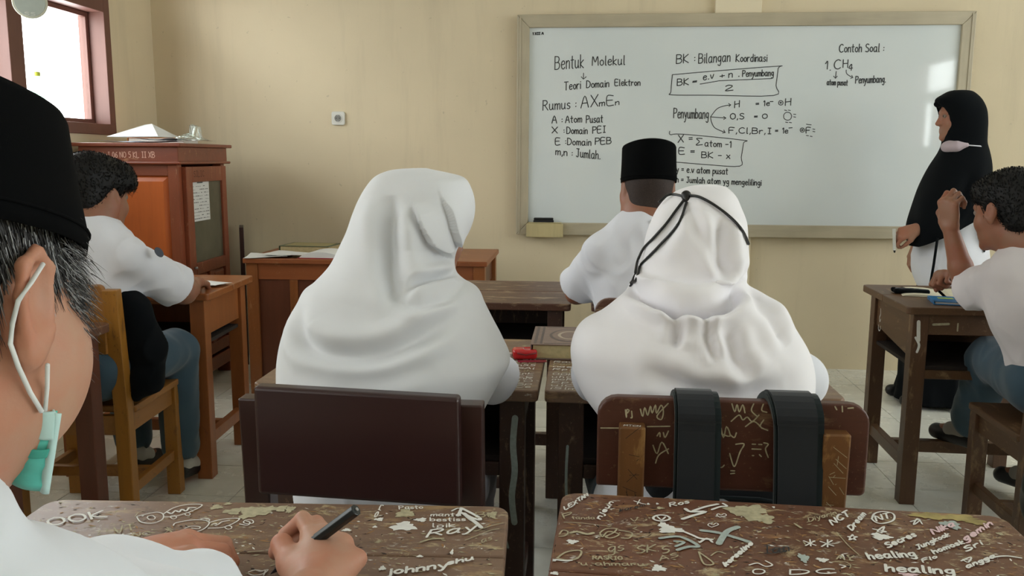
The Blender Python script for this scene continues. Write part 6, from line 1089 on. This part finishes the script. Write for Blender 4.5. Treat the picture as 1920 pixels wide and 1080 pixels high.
# ================================================================== HANDWRITING (single-stroke letters laid as thin ink or fluid ribbons)
FONT = {
'A':'0 0 3 10 6 0;1 4 5 4','B':'0 0 0 10;0 10 4 9.6 5 7.6 3.6 5.6 0 5.3;0 5.3 4.6 5 5.8 2.6 4 .3 0 0','C':'6 8.8 4 10 1.4 8.4 .4 5 1.4 1.4 4 0 6.4 1.2','D':'0 0 0 10;0 10 3.4 9.4 5.8 6.4 5.4 2.4 3 .2 0 0','E':'5 10 0 10 0 0 5.4 0;0 5.2 4.4 5.4','F':'5.4 10 0 9.8 0 0;0 5.2 4.2 5.4',
'G':'6 8.6 4 10 1.2 8.2 .4 4.6 1.6 1 4.2 0 6 1.4 6 4.4 3.6 4.4','H':'0 0 0 10;5.4 0 5.4 10;0 5 5.4 5.4','I':'1 0 4 0;2.5 0 2.5 10;1 10 4 10','J':'1 10 5 10;3.6 10 3.6 2 2.4 0 .4 1','K':'0 0 0 10;5 9.6 .2 4.6 5.4 0','L':'0 10 0 0 5 0','M':'0 0 .6 10 3.4 3.6 6.2 10 7 0','N':'0 0 0 10 5.4 0 5.4 10','O':'3 10 .8 8 .2 5 1 1.6 3.2 0 5.6 1.8 6.2 5 5.4 8.4 3 10','P':'0 0 0 10;0 10 4.4 9.4 5.2 7.4 3.8 5.2 0 4.8','R':'0 0 .2 10;0 10 4 9.6 5 7.4 3.4 5.4 .4 5;2 5.2 5.8 0','S':'5 9 3 10 .8 8.6 1.2 6.2 4.2 4.6 5.2 2.2 3.4 .1 .4 .8','T':'0 10 6 10;3 10 3 0','U':'0 10 0 3 1.4 .2 4 .2 5.4 3 5.4 10','V':'0 10 2.8 0 5.6 10','X':'0 0 5.6 10;0 10 5.6 0','Y':'0 10 2.8 5.2 5.6 10;2.8 5.2 2.8 0',
'a':'4.2 5.6 2 6.2 .3 4 .6 .8 2.4 0 4.2 2.4 4.4 6;4.3 3 4.6 .4 5.2 0','b':'0 10 0 0;0 3.6 1.8 6 4 5 4.2 1.6 2.2 0 0 1.2','c':'4 5.4 2 6 .3 3.6 1 .6 3 0 4.2 .9','d':'4.4 10 4.4 0;4.4 4.6 2.2 6 .3 3.6 1 .4 3 .2 4.4 1.8','e':'.4 3.2 4.2 3.8 3.4 6 1.2 5.6 .3 3 1.2 .4 3.2 0 4.4 1.2','f':'4 9.4 2.6 10 1.6 8 1.6 0;0 5.6 3.4 5.8','g':'4.2 5.6 2 6 .4 4 1.2 1.2 3 1.2 4.2 3;4.3 6 4.2 -2 2.6 -3.8 .6 -2.8','h':'0 10 0 0;0 3.8 1.8 6 3.6 5.2 3.8 0','i':'.6 6 .6 0;.5 8.2 .7 8.6','j':'1.6 6 1.6 -2 .2 -3.2;1.5 8.2 1.7 8.6','k':'0 10 0 0;3.6 6 .2 3 3.8 0','l':'.6 10 .6 .6 1.4 0','m':'0 6 0 0;0 4 1.6 6 2.8 5 2.8 0;2.8 4 4.4 6 5.8 5 5.8 0','n':'0 6 0 0;0 4 1.8 6 3.6 5.2 3.8 0','o':'2.2 6 .4 4.4 .4 1.6 2.2 0 4 1.6 4 4.4 2.2 6','p':'0 6 0 -4;0 4 2 6 4 4.6 3.8 1.4 2 0 0 1.2','r':'0 6 0 0;0 3.6 1.6 5.8 3.2 5.6','s':'3.4 5.4 1.8 6 .4 4.8 1 3.4 3 2.6 3.4 1.2 1.8 0 .2 .6','t':'1.6 9.4 1.6 1 2.8 0;0 6.2 3.4 6.4','u':'0 6 .2 1.2 1.6 0 3.4 1.4 3.8 6;3.8 2 4.4 0','v':'0 6 2 0 4 6','w':'0 6 1.4 0 3 5 4.6 0 6 6','x':'0 0 4 6;0 6 4 0','y':'0 6 2 1.4;4.2 6 1.8 -3 .2 -3.8','z':'0 6 4 6 0 0 4 0',
'1':'.6 8 2 10 2 0','2':'.4 8 2 10 4.2 9 4 6.4 .2 0 5 .4','3':'.4 9.4 3 10 4.4 8 2.4 5.4 4.8 3 3 0 .2 .8','4':'3.4 0 3.6 10 .2 3.6 5 3.8','5':'4.6 10 .8 10 .6 5.8 3.2 6 4.6 3.4 3 .2 .2 .6','6':'4 9.6 1.4 7 .4 3 1.8 0 4.2 1 4.4 3.8 2.4 5.2 .6 3.8','0':'2.4 10 .4 6.6 .6 2 2.4 0 4.4 2.4 4.4 7.4 2.4 10',
'.':'.6 .2 1 .5',',':'1 .8 .4 -1.6',':':'.6 1.6 .9 2;.6 5 .9 5.4','=':'0 3.4 3.6 3.6;0 5.6 3.6 5.8','+':'0 4.6 5 4.8;2.5 7.2 2.5 2.2','-':'0 4.4 3.6 4.6','\u03a3':'5.6 9.4 .4 9.6 3.2 5 .2 .4 6 .8','/':'0 0 4 10'}
def smooth_line(p, n=4):
    p = [np.array(q, float) for q in p]
    if len(p) < 3: return p
    out = []
    for i in range(len(p) - 1):
        a, b, c, d = p[max(i - 1, 0)], p[i], p[i + 1], p[min(i + 2, len(p) - 1)]
        for k in range(n):
            t = k / n; out.append(.5 * ((2 * b) + (c - a) * t + (2 * a - 5 * b + 4 * c - d) * t * t + (3 * b - a - 3 * c + d) * t ** 3))
    out.append(p[-1]); return out
_layer = [0]
def ribbon(m, pts, w, to3, cap=True, sm=True):
    """flat stroke of constant width with rounded ends; to3 maps (u, v) in the surface plane to 3-D; every stroke gets its own film height"""
    P = smooth_line(pts) if sm and len(pts) < 40 else [np.array(q, float) for q in pts]
    o = np.array(to3(0., 0.)); nv = np.cross(np.array(to3(.01, 0.)) - o, np.array(to3(0., .01)) - o); nv /= np.linalg.norm(nv)
    if abs(nv[1]) > .5 and nv[1] > 0: nv = -nv
    _layer[0] = (_layer[0] + 1) % 9; h = .00006 * _layer[0]
    up = lambda a, b, e: tuple(np.array(to3(a, b)) + nv * (h + e))
    n = len(P); L = []; R = []
    for i in range(n):
        d = P[min(i + 1, n - 1)] - P[max(i - 1, 0)]; l = np.hypot(*d) or 1; nr = np.array([-d[1], d[0]]) / l * w / 2; L.append(P[i] + nr); R.append(P[i] - nr)
    v = []
    for i, (a, b) in enumerate(zip(L, R)): v += [up(a[0], a[1], i * 3e-6), up(b[0], b[1], i * 3e-6)]
    f = [(2 * i, 2 * i + 1, 2 * i + 3, 2 * i + 2) for i in range(n - 1)]; m.add(v, f)
    for e, k in ((P[0], -3e-5), (P[-1], n * 3e-6 + 3e-5)): m.add([up(e[0] + w / 2 * math.cos(t), e[1] + w / 2 * math.sin(t), k) for t in [q * math.pi / 4 for q in range(8)]], [tuple(range(8))])
def layout(t):
    x = 0; out = []
    for ch in t:
        if ch == ' ': x += 4.2; continue
        g = FONT.get(ch, FONT['o']); ls = [[(float(a), float(b)) for a, b in zip(s.split()[::2], s.split()[1::2])] for s in g.split(';')]
        out += [[(x + a, b) for a, b in l] for l in ls]; x += max(a for l in ls for a, b in l) + 1.9
    return out, max(x - 1.9, 1)
def write(m, t, A, C, U, w, to3, rnd, jit=.18):
    ls, W_ = layout(t); ux, uy = (C[0] - A[0]) / W_, (C[1] - A[1]) / W_
    for l in ls:
        jx, jy = rnd.uniform(-jit, jit), rnd.uniform(-jit, jit)
        ribbon(m, [(A[0] + ux * (a + jx) + U[0] * (b + jy) / 10, A[1] + uy * (a + jx) + U[1] * (b + jy) / 10) for a, b in l], w, to3)
rndw = random.Random(12)
bd3 = lambda u, v: (u, .0054, v)
for (t, A, C, U) in BOARD_TEXT + [('.', (BOARD_TEXT[-1][1][0] - .145, .335), (BOARD_TEXT[-1][1][0] - .14, .335), (0, .03))]:
    if t == '1.': t = '1'; C = (A[0] + (C[0] - A[0]) * .55, C[1]); dot1 = (C[0] + .012, A[1])
    if t == '.': A = dot1; C = (A[0] + .005, A[1])
    m = MB(); write(m, t, A, C, U, .0052, bd3, rndw, .12); m.build('marker_writing', M_ink, WBD)
for l in BOARD_LINES:
    m = MB(); ribbon(m, l, .0042, bd3, sm=len(l) > 2 and len(l) != 3); m.build('marker_line', M_ink, WBD)
M_fluid = plain('white_correction_fluid', srgb(226, 226, 220), .6, .4, .05, 80); M_fluidp = plain('pinkish_correction_fluid', srgb(226, 196, 200), .6, .4, .06, 80)
M_faded = plain('worn_correction_fluid', srgb(176, 168, 138), .7, .3, .2, 120); M_greyf = plain('grey_correction_fluid', srgb(170, 182, 176), .6, .3, .12, 140); M_yelf = plain('yellowed_scraped_patch', srgb(166, 150, 96), .7, .3, .25, 60)
FM = {0: M_fluid, 1: M_ink, 2: M_fluidp, 3: M_faded, 4: M_greyf, 5: M_yelf}
HW = [.33, .25]
def top3(z): return lambda u, v: (max(-HW[0], min(HW[0], u)), max(-HW[1], min(HW[1], v)), z)
def clipd(d, w, dd, p): return abs(p[0]) < w / 2 - .004 and abs(p[1]) < dd / 2 - .003
for D_, TX_, ST_, BL_, w_, d_ in ((D_NL, NL_TEXT, NL_STROKES, NL_BLOBS, .662, .5), (D_NR, NR_TEXT, NR_STROKES, NR_BLOBS, .615, .5)):
    HW[:] = [w_ / 2 - .004, d_ / 2 - .004]
    for i, (A, rx, ry, k) in enumerate(BL_):
        m = MB(); n_ = 26; ph = [rndw.uniform(0, 6.3) for _ in range(3)]
        def rr(a): return 1 + .22 * math.sin(3 * a + ph[0]) + .14 * math.sin(7 * a + ph[1]) + .10 * math.sin(11 * a + ph[2])
        P_ = [(A[0] + rx * rr(a) * math.cos(a), A[1] + ry * rr(a) * math.sin(a)) for a in [2 * math.pi * q / n_ for q in range(n_)]]
        P_ = [(max(-w_ / 2 + .003, min(w_ / 2 - .003, x)), max(-d_ / 2 + .003, min(d_ / 2 - .003, y))) for x, y in P_]
        zb = .7106 + .00003 * (i % 8); A = (max(-w_ / 2 + .004, min(w_ / 2 - .004, A[0])), max(-d_ / 2 + .004, min(d_ / 2 - .004, A[1]))); m.add([(A[0], A[1], zb)] + [(x, y, zb) for x, y in P_], [(0, q + 1, (q + 1) % n_ + 1) for q in range(n_)]); m.build('paint_blot', FM[k], D_)
    for i, (t, A, C, U, wd, k) in enumerate(TX_):
        m = MB(); write(m, t, A, C, U, wd * .00105, top3(.7116), rndw, .2); m.build('painted_word', FM[k], D_)
    for i, (l, wd, k) in enumerate(ST_):
        l = [(max(-w_ / 2 + .006, min(w_ / 2 - .006, x)), max(-d_ / 2 + .006, min(d_ / 2 - .006, y))) for x, y in l]
        m = MB(); ribbon(m, l, wd * .00085, top3(.7110), sm=True); m.build('painted_doodle', FM[k], D_)
    # countless tiny nicks, flakes and scratches of old paint
    zi = 0
    for nm, mt, cnt, seed in (('paint_flakes', M_faded, 420, 1), ('paint_flakes', M_fluid, 110, 2), ('bare_wood_scratches', plain('bare_wood', srgb(160, 120, 76), .7), 320, 3), ('dark_gouges', plain('dark_gouge', srgb(52, 38, 30), .8), 240, 4)):
        r_ = random.Random(seed + int(w_ * 100)); m = MB()
        for _ in range(cnt):
            x, y = r_.uniform(-w_ / 2 + .012, w_ / 2 - .012), r_.uniform(-d_ / 2 + .012, d_ / 2 - .012)
            if r_.random() < .5: y = abs(y) * .9 + .01
            zi = (zi + 1) % 97; zf = .71012 + zi * .0000045
            a = r_.gauss(0, .35) if r_.random() < .7 else r_.uniform(0, 3.1); L_ = r_.uniform(.002, .012) * (1.6 if 'scr' in nm else 1); wd = r_.uniform(.0006, .0022)
            m.add([(x - L_ * math.cos(a) / 2, y - L_ * math.sin(a) / 2, zf), (x + wd * math.sin(a), y - wd * math.cos(a), zf), (x + L_ * math.cos(a) / 2, y + L_ * math.sin(a) / 2, zf), (x - wd * math.sin(a) * r_.uniform(.2, 1), y + wd * math.cos(a) * r_.uniform(.2, 1), zf)], [(0, 1, 2, 3)])
        tag(m.build(nm, mt, D_), kind='stuff')
HW[:] = [.31, .255]
# dense scribbles on the visible strips of the girls' desks
for D_, x0, x1 in ((D_GL, .155, .30), (D_GR, -.30, -.20)):
    ms_ = [MB(), MB()]; r_ = random.Random(int(x0 * 100) + 60)
    for row in range(13):
        y = -.243 + row * .024
        if row > 10 and D_ is D_GR: continue
        t = ''.join(r_.choice('SRACOKlamienoshup') for _ in range(int((x1 - x0) / .016)))
        write(ms_[0 if row < 5 or row % 3 else 1], t, (x0, y + r_.uniform(-.004, .004)), (x1 - .006, y + r_.uniform(-.006, .006)), (.002, .017), .0022, top3(.7108), r_, .4)
    tag(ms_[0].build('scribbles', M_fluid, D_), kind='stuff'); tag(ms_[1].build('scribbles', M_faded, D_), kind='stuff')
# long white smears on the facing desk legs
for D_, pts, wd in ((D_GL, [(.262, .64), (.258, .58), (.262, .52), (.256, .46), (.262, .40)], .014), (D_GL, [(.245, .42), (.240, .38), (.248, .34)], .005), (D_GR, [(-.262, .58), (-.264, .52), (-.262, .46), (-.252, .40)], .006)):
    m = MB(); ribbon(m, pts, wd, lambda u, v: (u, -.2305, v)); m.build('paint_smear', M_greyf, D_)
# scratches and scribbles on the chair board
m3 = lambda u, v: (u, -.1806, v)
for l in CHAIR_STROKES:
    m = MB(); ribbon(m, l, .0021, m3); m.build('scratched_writing', M_faded, CH2)
m = MB(); write(m, 'MTCN', (-.172, .7745), (-.146, .7745), (.001, .006), .0012, lambda u, v: (u - .001, -.19 + (v - .7745) * 1.2 - .012, .7752), rndw); m.build('painted_word', M_fluid, CH2)
for x in (-.160, .160):
    m = MB(); r_ = random.Random(int(x * 100) + 50)
    for _ in range(26): a = r_.uniform(.52, .76); ribbon(m, [(x + r_.uniform(-.014, .014), a), (x + r_.uniform(-.014, .014), a + r_.uniform(-.02, .02))], .0008, lambda u, v: (u, -.1905 - max(0, (v - .42) / .355) * .025, v))
    tag(m.build('scratches', M_faded if x > 0 else M_dark, CH2), kind='stuff')
# chalked and scratched lettering
M_chalk = plain('pink_white_chalk', srgb(214, 170, 152), .8)
m = MB(); write(m, 'MAWI 06 NO 5 KL II XB', (-.150, 1.191), (.132, 1.193), (0, .027), .0036, lambda u, v: (u, -.3125, v), rndw); m.build('chalk_lettering', M_chalk, CB)
m = MB(); write(m, 'SILIC', (-.16, 1.098), (-.03, 1.098), (0, .028), .0022, lambda u, v: (xd + .0246, u, v), rndw); m.build('pencil_lettering', M_dark, door)
m = MB(); write(m, 'ila', (.015, .735), (.060, .765), (-.012, .026), .0042, lambda u, v: (u, -.2225, v), rndw); m.build('painted_word', M_fluid, CH3)
for l in ([(.0, .62), (.004, .60), (-.006, .585), (0, .57), (.008, .58)], [(-.012, .555), (-.01, .54), (.0, .535), (.010, .54), (.012, .555)]): m = MB(); ribbon(m, [(a - .105, b + .02) for a, b in l], .004, lambda u, v: (-.2715, -u, v)); m.build('painted_doodle', M_fluid, D_R)
m = MB(); ribbon(m, [(-.252, .655), (-.25, .62), (-.248, .59)], .012, lambda u, v: (u, -.2355, v)); ribbon(m, [(-.258, .60), (-.245, .575), (-.25, .55)], .008, lambda u, v: (u, -.2355, v)); m.build('paint_smear', M_fluid, D_R)
m = MB(); ribbon(m, [(-.20, .645), (-.15, .648)], .008, lambda u, v: (u, -.2256, v)); ribbon(m, [(-.12, .65), (-.12, .625)], .005, lambda u, v: (u, -.2256, v)); m.build('paint_smear', M_faded, D_R)
m = MB(); write(m, 'SS', (-.022, -.052), (.016, -.052), (0, .012), .0018, lambda u, v: (u, -.0078, v), rndw); m.build('embossed_letters', M_ivory, dk)
